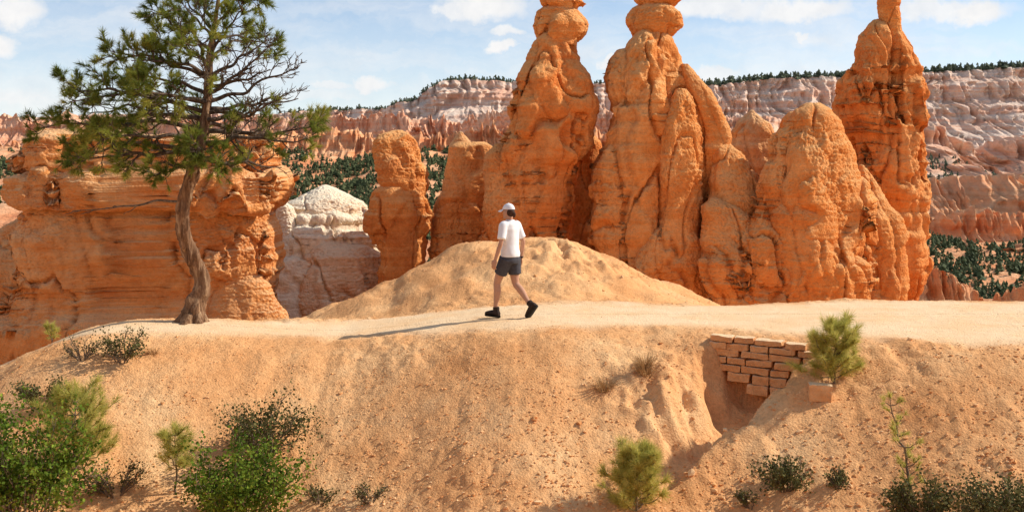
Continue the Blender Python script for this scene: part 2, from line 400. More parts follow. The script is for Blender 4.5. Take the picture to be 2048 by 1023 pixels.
# ------------------------------------------------------------------ rocks
def normals(P):
    dt = np.roll(P, -1, 1)-np.roll(P, 1, 1); dz = np.gradient(P, axis=0)
    Nn = np.cross(dt, dz); Nn /= np.linalg.norm(Nn, axis=2)[..., None]+1e-9
    cen = P.mean(1, keepdims=True); s = np.sign(((P-cen)*Nn)[..., :2].sum(-1).mean())
    return Nn*s
def rock(name, rows, Y, mat, parent, dep, ex=2.3, nz=190, nt=260, seed=0, A=1.0, fine=1.0, strata=.045, ledges=(), grooves=(), rot=0.0, big=1.0):
    R = np.array(rows, float); py = R[:, 0]
    t = np.linspace(0, 1, nz)
    pyy = py[0]+(py[-1]-py[0])*t
    if py[-1] > 750:       # dense rows where the rock shows, few in its hidden foot
        pyy = np.concatenate([np.linspace(py[0], 640, nz-12), np.linspace(640, py[-1], 13)[1:]])
    xl = np.interp(pyy, py, R[:, 1]); xr = np.interp(pyy, py, R[:, 2])
    ker = np.array([1, 2, 3, 2, 1.])/9
    def smo(a):
        p = np.pad(a, 2, mode='edge'); return np.convolve(p, ker, 'valid')
    xl = smo(xl); xr = smo(xr); sd = seed*7.31
    wd_ = np.clip((xr-xl)/160, .1, 1)
    xl = xl+wd_*(5*pn(pyy*.022, sd, .5)+4*pn(pyy*.06, sd, 2.5)+2.5*pn(pyy*.15, sd, 4)); xr = xr+wd_*(5*pn(pyy*.022, sd, 8.5)+4*pn(pyy*.06, sd, 6.5)+2.5*pn(pyy*.15, sd, 9))
    xl = (xl-1024)/F*Y; xr = (xr-1024)/F*Y; z = CZ-(pyy-HZ)/F*Y
    cx = (xl+xr)/2; a = (xr-xl)/2; am = a.max()
    bb = dep*(a/am)**.75
    th = np.linspace(0, 2*np.pi, nt, endpoint=False); c = np.cos(th); s_ = np.sin(th)
    ec = np.sign(c)*np.abs(c)**(2/ex); es = np.sign(s_)*np.abs(s_)**(2/ex)
    P = np.stack([cx[:, None]+a[:, None]*ec, Y+bb[:, None]*es+rot*a[:, None]*ec, z[:, None]+0*ec], -1)
    k = np.clip(np.minimum(a, bb)/1.1, .12, 1)[:, None]
    def xyz(f, w=0):
        o = [P[..., i]*f[i]+sd*(1, .7, 1.3)[i] for i in range(3)]
        if w:
            q = [pn(P[..., 0]*1.3+sd, P[..., 1]*1.3, P[..., 2]*1.3+7*i) for i in range(3)]
            o = [o[i]+w*q[i] for i in range(3)]
        return o
    Nn = normals(P)
    # broad masses, leaning flutes and large tilted facets
    fl_ = np.abs(pn(P[..., 0]*.85+.25*P[..., 2]+sd, P[..., 1]*.85, P[..., 2]*.18+sd))
    d = A*big*k*(.22*fbm(*xyz((.6, .6, .36)), 3, .5)+.34*(np.sqrt(fl_+.008)-.55))
    f1, f2, cr, tl = worley(*xyz((.75, .75, .36), .25))
    e_ = sstep(0, .22, f2-f1)
    d = d+A*big*k*(.13*(cr-.5)*e_+.25*tl*e_-.09*(1-e_))
    for (lp, lw, ld) in ledges:
        d = d+ld*np.exp(-((pyy-lp)/lw)**2)[:, None]*(1+.5*pn(P[..., 0]*.8, P[..., 1]*.8, sd))
    for (ax, ay, bx, by, gw, gd) in grooves:
        u = np.clip((pyy-ay)/(by-ay), 0, 1); gxx = ((ax+(bx-ax)*u)-1024)/F*Y
        on = ((pyy > min(ay, by)-10) & (pyy < max(ay, by)+10)).astype(float)
        gxx = gxx+.06*pn(z*1.7, sd, 1)
        d = d-gd*np.exp(-np.abs((P[..., 0]-gxx[:, None])/gw)**1.5)*smo(smo(on))[:, None]*(P[..., 1] < Y)
    P = P+Nn*d[..., None]
    Nn = normals(P)
    f1, f2, cr, tl = worley(*xyz((2.0, 2.0, 1.4), .4))
    e_ = sstep(0, .28, f2-f1)
    rg_ = sstep(-.15, .45, fbm(*xyz((.5, .5, .5)), 2))      # some faces stay smooth, others are rugged
    d = A*k*(.35+.65*rg_)*(.06*(cr-.5)*e_+.095*tl*e_-.028*(1-e_)+.115*fbm(*xyz((1.7, 1.7, .9)), 3, .58))+strata*k*pn(P[..., 0]*.3, P[..., 1]*.3+sd, P[..., 2]*2.2)
    ck = np.abs(fbm(*xyz((.7, .7, .22)), 3)); d = d-.16*A*k*np.exp(-(ck/.028)**2)
    P = P+Nn*d[..., None]
    Nn = normals(P)
    d = fine*(.42+.58*rg_)*(.085*k*fbm(*xyz((4.2, 4.2, 3.4)), 3, .65)+.050*(bil(*xyz((8, 8, 8)), 2)-.28)+.027*pn(*xyz((19, 19, 19))))
    P = P+Nn*d[..., None]
    V = P.reshape(-1, 3); top = P[0].mean(0)+np.array([0, 0, .02])
    Fq = grid_faces(nz, nt, True)
    base = np.array(parent.location); n0 = len(V)
    V = np.concatenate([V, top[None]])
    o = mesh_np(name, V, Fq[:, ::-1], mat, parent, base)
    bm = bmesh.new(); bm.from_mesh(o.data); bm.verts.ensure_lookup_table()
    for q in range(nt):
        try: f = bm.faces.new((bm.verts[q], bm.verts[(q+1) % nt], bm.verts[n0])); f.smooth = True
        except ValueError: pass
    bmesh.ops.recalc_face_normals(bm, faces=bm.faces[:])
    bm.to_mesh(o.data); bm.free()
    return o

def base_at(px, Y): return ((px-1024)/F*Y, Y, -6.0)
# hoodoo 1
t = thing('hoodoo', 'broad shadowed orange hoodoo with stacked knobbly head, directly behind the walking person', 'hoodoo', base_at(1085, 28.6))
rock('cap_rock', [(-24, 1115, 1135), (-18, 1092, 1160), (-5, 1084, 1169), (8, 1086, 1170), (17, 1096, 1158), (24, 1104, 1148)], 28.6, M['rock'], t, .55, 2.5, 70, 120, 1, .9)
rock('neck_stone', [(14, 1095, 1145), (22, 1076, 1158), (36, 1065, 1173), (55, 1062, 1177), (70, 1066, 1170), (80, 1074, 1154), (90, 1080, 1148)], 28.6, M['rock'], t, .65, 2.4, 90, 140, 2, 1.0)
rock('shaft', [(68, 1085, 1135), (80, 1070, 1148), (100, 1060, 1158), (125, 1050, 1164), (148, 1034, 1180), (165, 1022, 1192), (200, 1016, 1196), (240, 1014, 1194), (280, 1000, 1186), (310, 988, 1176), (350, 987, 1162), (400, 987, 1150), (450, 982, 1142), (500, 977, 1140), (900, 950, 1160)], 28.6, M['rock_deep'], t, 1.25, 2.4, 250, 320, 3, 1.0, rot=.3)
rock('buttress', [(288, 992, 1010), (305, 974, 1030), (340, 968, 1055), (400, 966, 1070), (450, 962, 1085), (500, 955, 1095), (900, 930, 1120)], 28.2, M['rock_deep'], t, .9, 2.4, 190, 220, 4, .9, rot=.3)
rock('rear_buttress', [(262, 1168, 1180), (285, 1150, 1200), (330, 1136, 1206), (420, 1128, 1208), (500, 1125, 1215), (900, 1120, 1220)], 30.2, M['rock_deep'], t, .8, 2.3, 160, 170, 5, 1.0)
# hoodoo 2
t = thing('hoodoo', 'tall sunlit orange hoodoo with small mushroom cap and a leaning slab on its right', 'hoodoo', base_at(1300, 28.9))
rock('cap_rock', [(-24, 1300, 1330), (-18, 1275, 1362), (-6, 1262, 1374), (4, 1266, 1366), (13, 1278, 1345), (22, 1288, 1328)], 28.9, M['rock'], t, .55, 2.4, 70, 120, 6, .8)
rock('neck_stone', [(8, 1290, 1325), (18, 1268, 1352), (32, 1256, 1366), (52, 1256, 1365), (68, 1264, 1350), (80, 1270, 1338), (92, 1275, 1332)], 28.9, M['rock'], t, .65, 2.3, 90, 140, 7, 1.0)
rock('shaft', [(66, 1280, 1330), (85, 1262, 1348), (105, 1242, 1364), (130, 1226, 1376), (160, 1222, 1386), (200, 1220, 1395), (250, 1210, 1398), (300, 1194, 1395), (340, 1186, 1390), (400, 1186, 1390), (440, 1174, 1392), (480, 1172, 1390), (560, 1200, 1400), (900, 1210, 1410)], 28.9, M['rock'], t, 1.35, 2.4, 250, 320, 8, 1.0, rot=.3)
rock('leaning_slab', [(128, 1362, 1376), (150, 1358, 1398), (185, 1362, 1424), (230, 1376, 1447), (270, 1392, 1460), (295, 1390, 1456), (330, 1385, 1435), (370, 1385, 1415), (420, 1380, 1405)], 28.7, M['rock'], t, .75, 2.8, 150, 160, 9, .9)
rock('buttress', [(178, 1352, 1374), (205, 1338, 1395), (250, 1322, 1405), (310, 1312, 1412), (380, 1318, 1410), (430, 1312, 1404), (480, 1282, 1408), (530, 1256, 1412), (600, 1240, 1420), (900, 1225, 1430)], 28.0, M['rock'], t, .95, 2.4, 240, 250, 10, 1.0, rot=.35)
# saddle, fin
t = thing('rock_fin', 'wide jagged orange rock fin with blunt crest, joining the two tall hoodoos at the right', 'rock', base_at(1600, 27.4))
rock('crest', [(206, 1612, 1640), (213, 1592, 1658), (228, 1570, 1674), (240, 1558, 1690), (268, 1538, 1702), (300, 1526, 1720), (350, 1512, 1730), (400, 1494, 1740), (440, 1480, 1752), (480, 1460, 1760), (530, 1450, 1766), (600, 1450, 1750), (900, 1450, 1750)], 27.8, M['rock'], t, 1.2, 2.3, 240, 340, 12, 1.0, rot=.3)
rock('lower_wall', [(396, 1420, 1436), (412, 1404, 1480), (430, 1402, 1505), (455, 1400, 1535), (475, 1398, 1600), (495, 1397, 1690), (525, 1395, 1752), (560, 1402, 1760), (590, 1418, 1750), (620, 1420, 1720), (900, 1420, 1700)], 27.5, M['rock'], t, 1.0, 2.6, 200, 360, 13, 1.0, rot=.12)
rock('saddle', [(268, 1432, 1446), (285, 1424, 1464), (300, 1418, 1480), (330, 1408, 1502), (360, 1402, 1526), (400, 1398, 1545), (450, 1392, 1560), (900, 1385, 1570)], 28.4, M['rock'], t, .95, 2.4, 190, 230, 14, 1.0, rot=.2)
rock('buttress', [(250, 1606, 1620), (275, 1590, 1640), (310, 1572, 1657), (370, 1552, 1680), (430, 1536, 1696), (500, 1525, 1712), (580, 1530, 1715), (900, 1530, 1710)], 27.35, M['rock'], t, .8, 2.2, 190, 240, 16, .95, rot=.3)
rock('buttress', [(330, 1718, 1728), (360, 1706, 1748), (400, 1698, 1775), (440, 1692, 1800), (480, 1695, 1812), (560, 1705, 1815), (900, 1690, 1820)], 28.9, M['rock'], t, 1.0, 2.4, 180, 220, 15, 1.0, rot=.2)
t = thing('rock_pinnacle', 'small pale pointed rock in the dip between the leaning slab and the blunt fin', 'rock', base_at(1505, 33))
rock('pinnacle', [(220, 1500, 1506), (236, 1482, 1526), (250, 1470, 1543), (268, 1462, 1551), (320, 1458, 1548), (500, 1440, 1570), (800, 1430, 1580)], 33, M['wall_rock'], t, .9, 2.2, 150, 170, 17, .9)
# hoodoo 3
t = thing('hoodoo', 'rightmost tall orange hoodoo topped by a thin finger spire', 'hoodoo', base_at(1775, 31))
rock('spire', [(-45, 1768, 1790), (-30, 1758, 1802), (0, 1754, 1804), (25, 1756, 1801), (45, 1762, 1801), (75, 1766, 1806), (120, 1765, 1815), (200, 1765, 1820)], 30.7, M['rock'], t, .40, 2.3, 150, 130, 18, .9)
rock('shaft', [(40, 1746, 1764), (52, 1728, 1790), (68, 1717, 1804), (95, 1708, 1824), (125, 1699, 1838), (145, 1692, 1848), (185, 1678, 1851), (215, 1671, 1845), (250, 1673, 1852), (300, 1690, 1860), (350, 1700, 1858), (400, 1710, 1854), (413, 1718, 1850), (430, 1708, 1850), (470, 1715, 1858), (540, 1720, 1855), (600, 1725, 1835), (900, 1720, 1840)], 30.9, M['rock_deep'], t, 1.25, 2.6, 260, 330, 19, .95, rot=.25, grooves=[(1772, 40, 1786, 240, .08, .35)])
# small hoodoos left of the big ones
t = thing('hoodoo', 'short stubby orange hoodoo standing alone left of the big group', 'hoodoo', base_at(803, 29.5))
rock('cap_rock', [(260, 782, 802), (266, 765, 816), (280, 752, 830), (310, 750, 842), (340, 754, 855), (365, 760, 857), (380, 768, 850), (392, 775, 845)], 29.5, M['rock'], t, .65, 2.7, 120, 180, 21, 1.0, rot=.25)
rock('pedestal', [(372, 775, 845), (385, 758, 857), (405, 747, 866), (430, 741, 868), (455, 739, 864), (480, 746, 856), (505, 760, 850), (900, 740, 870)], 29.5, M['rock'], t, .75, 2.6, 150, 180, 22, 1.0, rot=.25)
t = thing('hoodoo', 'blocky low orange hoodoo with pale tip, touching the left foot of the shadowed hoodoo', 'hoodoo', base_at(925, 30.6))
rock('block', [(284, 912, 965), (292, 898, 995), (315, 889, 1010), (345, 887, 1015), (385, 886, 1020), (420, 872, 1025), (460, 860, 1030), (500, 857, 1035), (900, 840, 1040)], 30.4, M['rock'], t, .9, 2.6, 190, 240, 23, 1.0, rot=.25)
rock('tip', [(264, 917, 925), (276, 908, 936), (292, 898, 950), (330, 890, 960), (420, 880, 965)], 31.7, M['wall_rock'], t, .5, 2.2, 90, 120, 24, .7)
# left cliff
t = thing('cliff_wall', 'long layered orange cliff wall with overhanging ledges, behind the large pine', 'rock wall', base_at(300, 26))
rock('lower_wall', [(398, 95, 525), (415, 84, 535), (470, 76, 545), (520, 66, 550), (570, 45, 552), (620, 15, 548), (690, -20, 545), (900, -50, 550)], 26.2, M['wall_rock'], t, 1.4, 5, 220, 460, 25, .9, 1.0, .03, [(470, 40, .05), (590, 40, -.15), (640, 25, .1)], rot=.18, big=.6)
rock('middle_ledge', [(337, 95, 530), (345, 76, 548), (354, 66, 556), (380, 62, 560), (402, 68, 556), (412, 80, 546), (420, 100, 525)], 26.1, M['wall_rock'], t, 1.55, 6, 110, 460, 26, 1.1, 1.0, .02, rot=.18, big=.55)
rock('upper_ledge', [(270, 130, 505), (275, 104, 530), (284, 90, 542), (315, 84, 545), (334, 88, 540), (345, 100, 530), (352, 120, 510)], 26.1, M['wall_rock'], t, 1.4, 6, 120, 460, 27, 1.4, 1.1, .02, rot=.18, big=.5)
rock('side_wall', [(426, 56, 75), (440, 32, 110), (460, 0, 150), (485, -50, 180), (520, -100, 200), (600, -190, 230), (900, -290, 260)], 26.6, M['wall_rock'], t, 1.3, 3, 170, 260, 28, .9, big=.6)
rock('sand_apron', [(505, 450, 462), (530, 425, 500), (560, 400, 535), (610, 365, 570), (680, 330, 600), (800, 290, 640)], 25.9, M['wall_rock'], t, .9, 2.0, 140, 200, 29, .4, .9)
# pale mound
t = thing('pale_rock_mound', 'cream pink rock mound with a pointed cap, right of the cliff wall', 'rock', base_at(650, 31))
rock('cap', [(370, 644, 656), (378, 630, 674), (390, 606, 698), (402, 582, 720), (413, 572, 734), (425, 575, 738), (450, 585, 735)], 31.2, M['pale'], t, 1.2, 2.2, 120, 260, 30, .5, 1.2, big=.4, rot=.3)
rock('slope', [(418, 610, 705), (432, 582, 736), (455, 562, 758), (480, 545, 774), (505, 528, 788), (540, 512, 798), (580, 497, 802), (640, 480, 804), (900, 450, 820)], 30.8, M['pale'], t, 1.8, 2.3, 180, 300, 31, .7, 1.2, .10, rot=.35, ledges=[(445, 8, -.14), (500, 7, -.12), (472, 10, .1)], big=.5)
rock('ledge', [(402, 552, 572), (414, 546, 588), (432, 546, 594), (452, 550, 600), (480, 545, 610)], 30.0, M['pale'], t, .5, 2.6, 70, 120, 33, .8)
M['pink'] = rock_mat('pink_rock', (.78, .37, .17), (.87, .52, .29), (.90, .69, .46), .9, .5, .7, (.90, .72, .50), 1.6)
rock('foot', [(480, 640, 690), (492, 622, 735), (512, 612, 768), (545, 606, 785), (600, 600, 790), (900, 580, 810)], 30.0, M['pink'], t, 1.0, 2.6, 150, 220, 32, .9, 1.2, .1, rot=.35, big=.6)

# ------------------------------------------------------------------ canyon sheets
def sheet(name, label, sky, prof, mat, nu, nv, px0, px1, flute, jag, seed):
    S_ = np.array(sky, float); px = np.linspace(px0, px1, nu)
    py = np.interp(px, S_[:, 0], S_[:, 1]); Yr = np.interp(px, S_[:, 0], S_[:, 2])
    X = (px-1024)/F*Yr; zt = CZ-(py-HZ)/F*Yr
    pr = np.array(prof, float); seg = np.hypot(np.diff(pr[:, 0]), np.diff(pr[:, 1])); seg = np.maximum(seg, seg.max()*.12)
    seg = np.where(pr[1:, 0] <= 0, np.minimum(seg, 60+seg*.1), seg)
    cum = np.concatenate([[0], np.cumsum(seg)]); t = np.linspace(0, cum[-1], nv)
    dY = np.interp(t, cum, pr[:, 0])[:, None]; dZ = np.interp(t, cum, pr[:, 1])[:, None]
    amp, wl = flute; ja, jw = jag; sd = seed*11.7
    Xb = np.broadcast_to(X, (nv, nu)); wgt = sstep(-amp, amp*.3, dY)
    z = zt[None]-dZ
    Yv = Yr[None]-dY
    vary = .55+.9*sstep(-.4, .5, pn(Xb/(wl*7)+sd, 4.1, sd))
    wx = Xb+wl*1.2*pn(Xb/wl*.35+sd, Yv/wl*.3, 1)+wl*.4*pn(Xb/wl*1.1, Yv/wl*.6, sd)
    big = pn(Xb/(wl*5)+sd, Yv/(wl*9), 2.2)
    f = amp*1.6*big+vary*(amp*(1-2.2*np.abs(pn(wx/wl+sd, z/(wl*3.5), sd)))+amp*.6*(1-2.2*np.abs(pn(wx/wl*2.3+sd, z/(wl*1.5), 5+sd)))+amp*.3*(1-2.2*np.abs(pn(wx/wl*5+sd, z/wl, sd+3)))+amp*.2*pn(wx/wl*9, z/wl*3, sd))
    st = amp*.5*pn(z/(wl*.30)+sd, Xb/(wl*8), 2)
    Yp = Yv-(f+st)*wgt
    top = np.exp(-np.maximum(dY, 0)/(amp*1.2))*np.exp(-np.maximum(-dY, 0)/(amp*4))
    jz = ja*(vary*(1-2.5*np.abs(pn(wx/jw+sd, Yv/jw*.5, 3)))+.5*(1-2.5*np.abs(pn(Xb/jw*2.7, Yv/jw, sd)))+.8*pn(Xb/(jw*5), sd, 6))
    z = z+jz*top+.12*amp*fbm(Xb/wl, Yp/wl, sd, 3)
    P = np.stack([Xb, Yp, z], -1)
    o = mesh_np(name, P, grid_faces(nv, nu), mat)
    tag(o, label, 'canyon', kind='structure')
    return P, dY
ORG = ((.66, .21, .08), (.82, .35, .15), (.87, .52, .29))
PNK = ((.70, .27, .145), (.83, .41, .235), (.87, .59, .40))
TAN = ((.68, .36, .24), (.82, .54, .39), (.88, .74, .60))
fl = mesh_np('canyon_floor', [(-9000, 60, -95), (9000, 60, -95), (9000, 12000, -95), (-9000, 12000, -95)], [[0, 1, 2, 3]], canyon_mat('floor_soil', *ORG, 60, .2))
tag(fl, 'dusty orange canyon floor far below the ridge', 'ground', kind='structure')
L1 = sheet('canyon_rim', 'pale pink plateau rim on the skyline', [(-1500, 228, 3400), (0, 234, 3400), (60, 236, 3400), (180, 230, 3400), (560, 228, 3300), (620, 222, 3200), (760, 220, 3100), (782, 214, 3000), (800, 206, 2950), (835, 198, 2900), (862, 178, 2900), (885, 164, 2900), (940, 160, 2900), (1010, 164, 2900), (1210, 168, 2900), (1420, 172, 2800), (1560, 160, 2800), (1690, 154, 2800), (1850, 146, 2800), (1900, 146, 2800), (2048, 136, 2800), (3500, 120, 2800)],
    [(-1500, 60), (-300, 4), (0, 0), (16, 22), (48, 34), (64, 72), (110, 92), (124, 112), (280, 190), (700, 320)], canyon_mat('rim_rock', *TAN, 26, .10, band=(.84, .45, .28), contrast=.3), 1700, 150, -900, 2950, (18, 30), (3, 60), 1)
L5 = sheet('canyon_slope', 'pink eroded talus spurs below the right hand plateau', [(1000, 262, 1900), (1420, 245, 1900), (1860, 255, 1900), (1905, 285, 1900), (1960, 300, 1900), (2048, 276, 1900), (2600, 255, 1900)],
    [(-600, 60), (-40, 6), (0, 0), (30, 26), (60, 34), (90, 52), (280, 95), (700, 150)], canyon_mat('pink_slope', *PNK, 16, .08, band=(.86, .62, .46), contrast=.35), 1000, 130, 1000, 2700, (22, 28), (8, 34), 2)
L2 = sheet('canyon_wall', 'jagged rows of pink hoodoo spires across the canyon at the left', [(-900, 250, 1700), (0, 242, 1700), (75, 240, 1700), (200, 247, 1700), (600, 246, 1650), (680, 240, 1650), (780, 236, 1600), (830, 242, 1600), (900, 246, 1600), (1000, 232, 1600), (1250, 240, 1600)],
    [(-400, 40), (-30, 8), (0, 0), (5, 12), (12, 26), (60, 52), (260, 110)], canyon_mat('spire_rock', *PNK, 10, .02), 1300, 90, -700, 1250, (12, 21), (11, 18), 3)
L3 = sheet('canyon_wall', 'nearer row of orange pink spires above the wooded slope', [(-900, 300, 1250), (0, 296, 1250), (560, 282, 1250), (640, 274, 1250), (700, 264, 1250), (760, 272, 1250), (860, 282, 1250), (1000, 262, 1250), (1250, 280, 1250)],
    [(-250, 30), (-20, 5), (0, 0), (4, 8), (10, 18), (50, 36), (220, 75)], canyon_mat('near_spire_rock', *ORG, 8, .02), 1300, 80, -700, 1250, (9, 15), (8, 14), 4)
L4 = sheet('canyon_slope', 'wooded orange slope in the canyon between the pine and the hoodoos', [(-900, 290, 760), (0, 296, 760), (70, 312, 760), (560, 308, 760), (640, 318, 760), (740, 324, 760), (860, 308, 760), (1000, 318, 760), (1250, 320, 760)],
    [(-200, 20), (-20, 2), (0, 0), (60, 9), (200, 27), (430, 55), (600, 90)], canyon_mat('slope_soil', *ORG, 9, .04), 900, 110, -700, 1250, (22, 50), (3, 30), 5)
L6 = sheet('canyon_slope', 'orange pink badland cones at the far right', [(1300, 375, 850), (1750, 372, 850), (1860, 362, 850), (1950, 360, 850), (2048, 360, 850), (2700, 350, 850)],
    [(-300, 15), (-10, 2), (0, 0), (4, 9), (45, 32), (160, 58), (330, 85)], canyon_mat('badland_soil', *ORG, 9, .03, band=(.87, .54, .32)), 1000, 110, 1300, 2700, (14, 18), (4, 16), 6)
LH = sheet('canyon_wall', 'orange spires standing among the conifers at the far right', [(1300, 470, 520), (1800, 466, 520), (1880, 440, 520), (1930, 425, 520), (1990, 436, 520), (2048, 444, 520), (2700, 440, 520)],
    [(-150, 8), (-12, 3), (0, 0), (2, 6), (5, 12), (25, 20), (90, 38)], canyon_mat('spire_soil', *ORG, 5, .02), 900, 80, 1300, 2700, (4, 7), (5, 7), 9)
L7 = sheet('canyon_slope', 'dark wooded gully slope at the far right', [(1300, 490, 420), (1800, 484, 420), (1860, 478, 420), (1950, 492, 420), (2048, 496, 420), (2700, 486, 420)],
    [(-150, 8), (-10, 1), (0, 0), (60, 7), (200, 22), (300, 48)], canyon_mat('gully_soil', *ORG, 5, .02), 700, 90, 1300, 2700, (12, 20), (2.5, 12), 7)
L8 = sheet('canyon_wall', 'low orange spires just beyond the path at the far right', [(1500, 560, 150), (1800, 548, 150), (1850, 556, 150), (1900, 568, 150), (1950, 582, 150), (1990, 596, 150), (2020, 584, 150), (2048, 572, 150), (2500, 562, 150)],
    [(-50, 8), (-3, 2), (0, 0), (.6, 2.4), (1.6, 4.5), (12, 11), (60, 40)], canyon_mat('low_spire_rock', *ORG, 1.6, .0), 900, 90, 1500, 2500, (1.3, 2.2), (.9, 2.0), 8)

# far woods
def conifer_v(h, r, rg, tiers=4, n=6):
    V = []; Fc = []
    for k in range(tiers):
        z0 = h*(.05+.78*k/tiers)+rg.uniform(-.04, .04)*h; z1 = z0+h*(.95/tiers)*1.35; rr = r*(1-.6*k/tiers)
        ox, oy = rg.uniform(-.09, .09, 2)*h; b0 = len(V)
        for j in range(n):
            a_ = 6.283*j/n+k*.6; q = rr*rg.uniform(.4, 1.5); V.append((q*math.cos(a_)+ox, q*math.sin(a_)+oy, z0+rg.uniform(-.10, .10)*h))
        V.append((ox*.5, oy*.5, min(z1, h)))
        for j in range(n): Fc.append((b0+j, b0+(j+1) % n, b0+n))
    return np.array(V), np.array(Fc)
protos = [conifer_v(1, (.24, .32, .20, .40)[i % 4], np.random.default_rng(i), 5, 6) for i in range(12)]
def forest(name, label, sh_, n, hr, dr, cols, mat, seed, dens=None, thr=-.02):
    P, dY = sh_; dY = dY[:, 0]
    rg = np.random.default_rng(seed); nv, nu = P.shape[:2]; Vs = []; Fs = []; m = 0
    ai = np.array([int(np.argmin(np.abs(dY-q))) for q in rg.uniform(*dr, n)]); ci = np.minimum((rg.uniform(*cols, n)*nu).astype(int), nu-1)
    bi = np.clip(ai+rg.integers(0, 2, n), 0, nv-1); w2 = rg.uniform(0, 1, n)[:, None]; PP = P[ai, ci]*w2+P[bi, ci]*(1-w2)
    if dens: ok = fbm(PP[:, 0]/dens, PP[:, 1]/dens, np.full(n, float(seed)), 4, .6)+rg.normal(size=n)*.10 >= thr; PP = PP[ok]
    for i, p in enumerate(PP):
        v, f = protos[i % 12]; h = hr[0]+(hr[1]-hr[0])*rg.uniform()**1.8; an_ = rg.uniform(0, 6.28); ca_, sa_ = math.cos(an_), math.sin(an_)
        v = np.stack([v[:, 0]*ca_-v[:, 1]*sa_, v[:, 0]*sa_+v[:, 1]*ca_, v[:, 2]], -1)
        Vs.append(v*h+p-np.array([0, 0, h*.08])); Fs.append(f+m); m += len(v)
    tag(mesh_np(name, np.concatenate(Vs), np.concatenate(Fs), mat, smooth=False), label, 'forest', kind='stuff')
def colr(px0, px1, a, b_): return ((a-px0)/(px1-px0), (b_-px0)/(px1-px0))
forest('forest', 'dark line of conifers along the right hand plateau rim', L1, 3600, (8, 24), (-200, 2), colr(-900, 2950, 1400, 2300), M['far_conifer'], 1, 90, -.25)
forest('forest', 'scattered conifers along the middle and left skyline', L1, 1300, (6, 18), (-120, 3), colr(-900, 2950, 560, 1230), M['far_conifer'], 2, 90, -.15)
forest('forest', 'dark conifers on the flank of the middle plateau', L1, 900, (10, 20), (130, 320), colr(-900, 2950, 930, 1230), M['far_conifer'], 8)
forest('forest', 'conifers dotting the slope between the pine and the hoodoos', L4, 12000, (2.0, 6.2), (-10, 430), colr(-700, 1250, 500, 1000), M['conifer'], 3, 40, -.02)
forest('forest', 'conifers on the slope left of the cliff wall', L4, 4500, (2.0, 6), (0, 480), colr(-700, 1250, -150, 260), M['conifer'], 4, 40, -.02)
forest('forest', 'conifers covering the gully at the far right', L7, 11000, (1.0, 4.2), (-10, 270), colr(1300, 2700, 1700, 2200), M['conifer'], 5, 16, -.06)
forest('forest', 'sparse conifers on the badland cones at the far right', L6, 3000, (2.2, 6), (60, 300), colr(1300, 2700, 1780, 2150), M['conifer'], 6, 30, .02)
forest('forest', 'sparse conifers on the pink talus spurs', L5, 5000, (5, 12), (90, 600), colr(1000, 2700, 1380, 2150), M['far_conifer'], 7, 70, .06)

# ------------------------------------------------------------------ plants
def needles(pos, dr, k, ln, wd, spread, rg):
    pos = np.repeat(np.asarray(pos), k, 0); dr = np.repeat(np.asarray(dr), k, 0); n = len(pos)
    d = dr+spread*rg.normal(size=(n, 3)); d /= np.linalg.norm(d, axis=1)[:, None]
    s = np.cross(d, rg.normal(size=(n, 3))); s /= np.linalg.norm(s, axis=1)[:, None]+1e-9
    l = ln*rg.uniform(.6, 1.15, n)[:, None]
    b0 = pos+dr*rg.uniform(-.5, .5, n)[:, None]*ln*.5
    V = np.stack([b0-s*wd, b0+s*wd, b0+d*l], 1).reshape(-1, 3)
    return V, np.arange(n*3).reshape(-1, 3)
def bez(p0, p1, lift, n, rg, jit):
    t = np.linspace(0, 1, n)[:, None]; m = (p0+p1)/2+lift
    P = (1-t)**2*p0+2*t*(1-t)*m+t*t*p1
    ln = np.linalg.norm(p1-p0); o = rg.uniform(0, 99)
    J = np.stack([pn(t[:, 0]*4+o, o, 1.), pn(t[:, 0]*4+o, 2., o), pn(t[:, 0]*4, o, o)], -1)*jit*ln
    return P+J*np.sin(t*np.pi/1.0*.9+.05)
def unit(v): return v/(np.linalg.norm(v)+1e-9)
def rnd_dir(d, ang, rg, up=.1):
    p = unit(np.cross(d, rg.normal(size=3))); v = d*math.cos(ang)+p*math.sin(ang); v[2] += up; return unit(v)

# the large pine
YT = 17.0; rg = np.random.default_rng(21)
tp = np.array([(376, 655, 25), (386, 612, 20.5), (401, 580, 16.5), (399, 556, 15), (385, 522, 15), (371, 486, 15), (366, 450, 14.5), (371, 410, 13.5), (381, 370, 13), (396, 325, 12), (408, 280, 11), (413, 220, 9.8), (411, 160, 8.8), (415, 100, 7.2), (425, 40, 5), (438, -20, 3.5), (446, -62, 1.5)], float)
tb = W(378, 634, YT); tb[2] = float(ground(tb[0], YT, False))-.02
tree = thing('pine_tree', 'large twisted pine with green needle clumps and bare grey branches, beside the path', 'tree', tb)
ti = np.linspace(0, len(tp)-1, 130)
tpx = np.stack([np.interp(ti, np.arange(len(tp)), tp[:, i]) for i in range(3)], -1)
for i in range(2):
    for c in range(3): q = np.convolve(np.pad(tpx[:, c], 4, mode='edge'), np.ones(9)/9, 'valid'); tpx[2:-2, c] = q[2:-2]
tP = np.stack([(tpx[:, 0]-1024)/F*YT, YT+.15*np.sin(ti*.6), CZ-(tpx[:, 1]-HZ)/F*YT], -1); tP[0, 2] -= .25
tR = tpx[:, 2]/F*YT
mb = MB(); mb.tube(tP, tR, 28, True, .95)
for k in range(6):      # root flare
    a_ = k*1.05+.3; p0 = tP[8]; e = tb+np.array([math.cos(a_)*.32, math.sin(a_)*.3, -.1]); mb.tube(np.array([p0, (p0+e)/2+np.array([0, 0, -.03]), e]), [.10, .08, .04], 8)
mb.build('trunk', M['bark'], tree, tb)
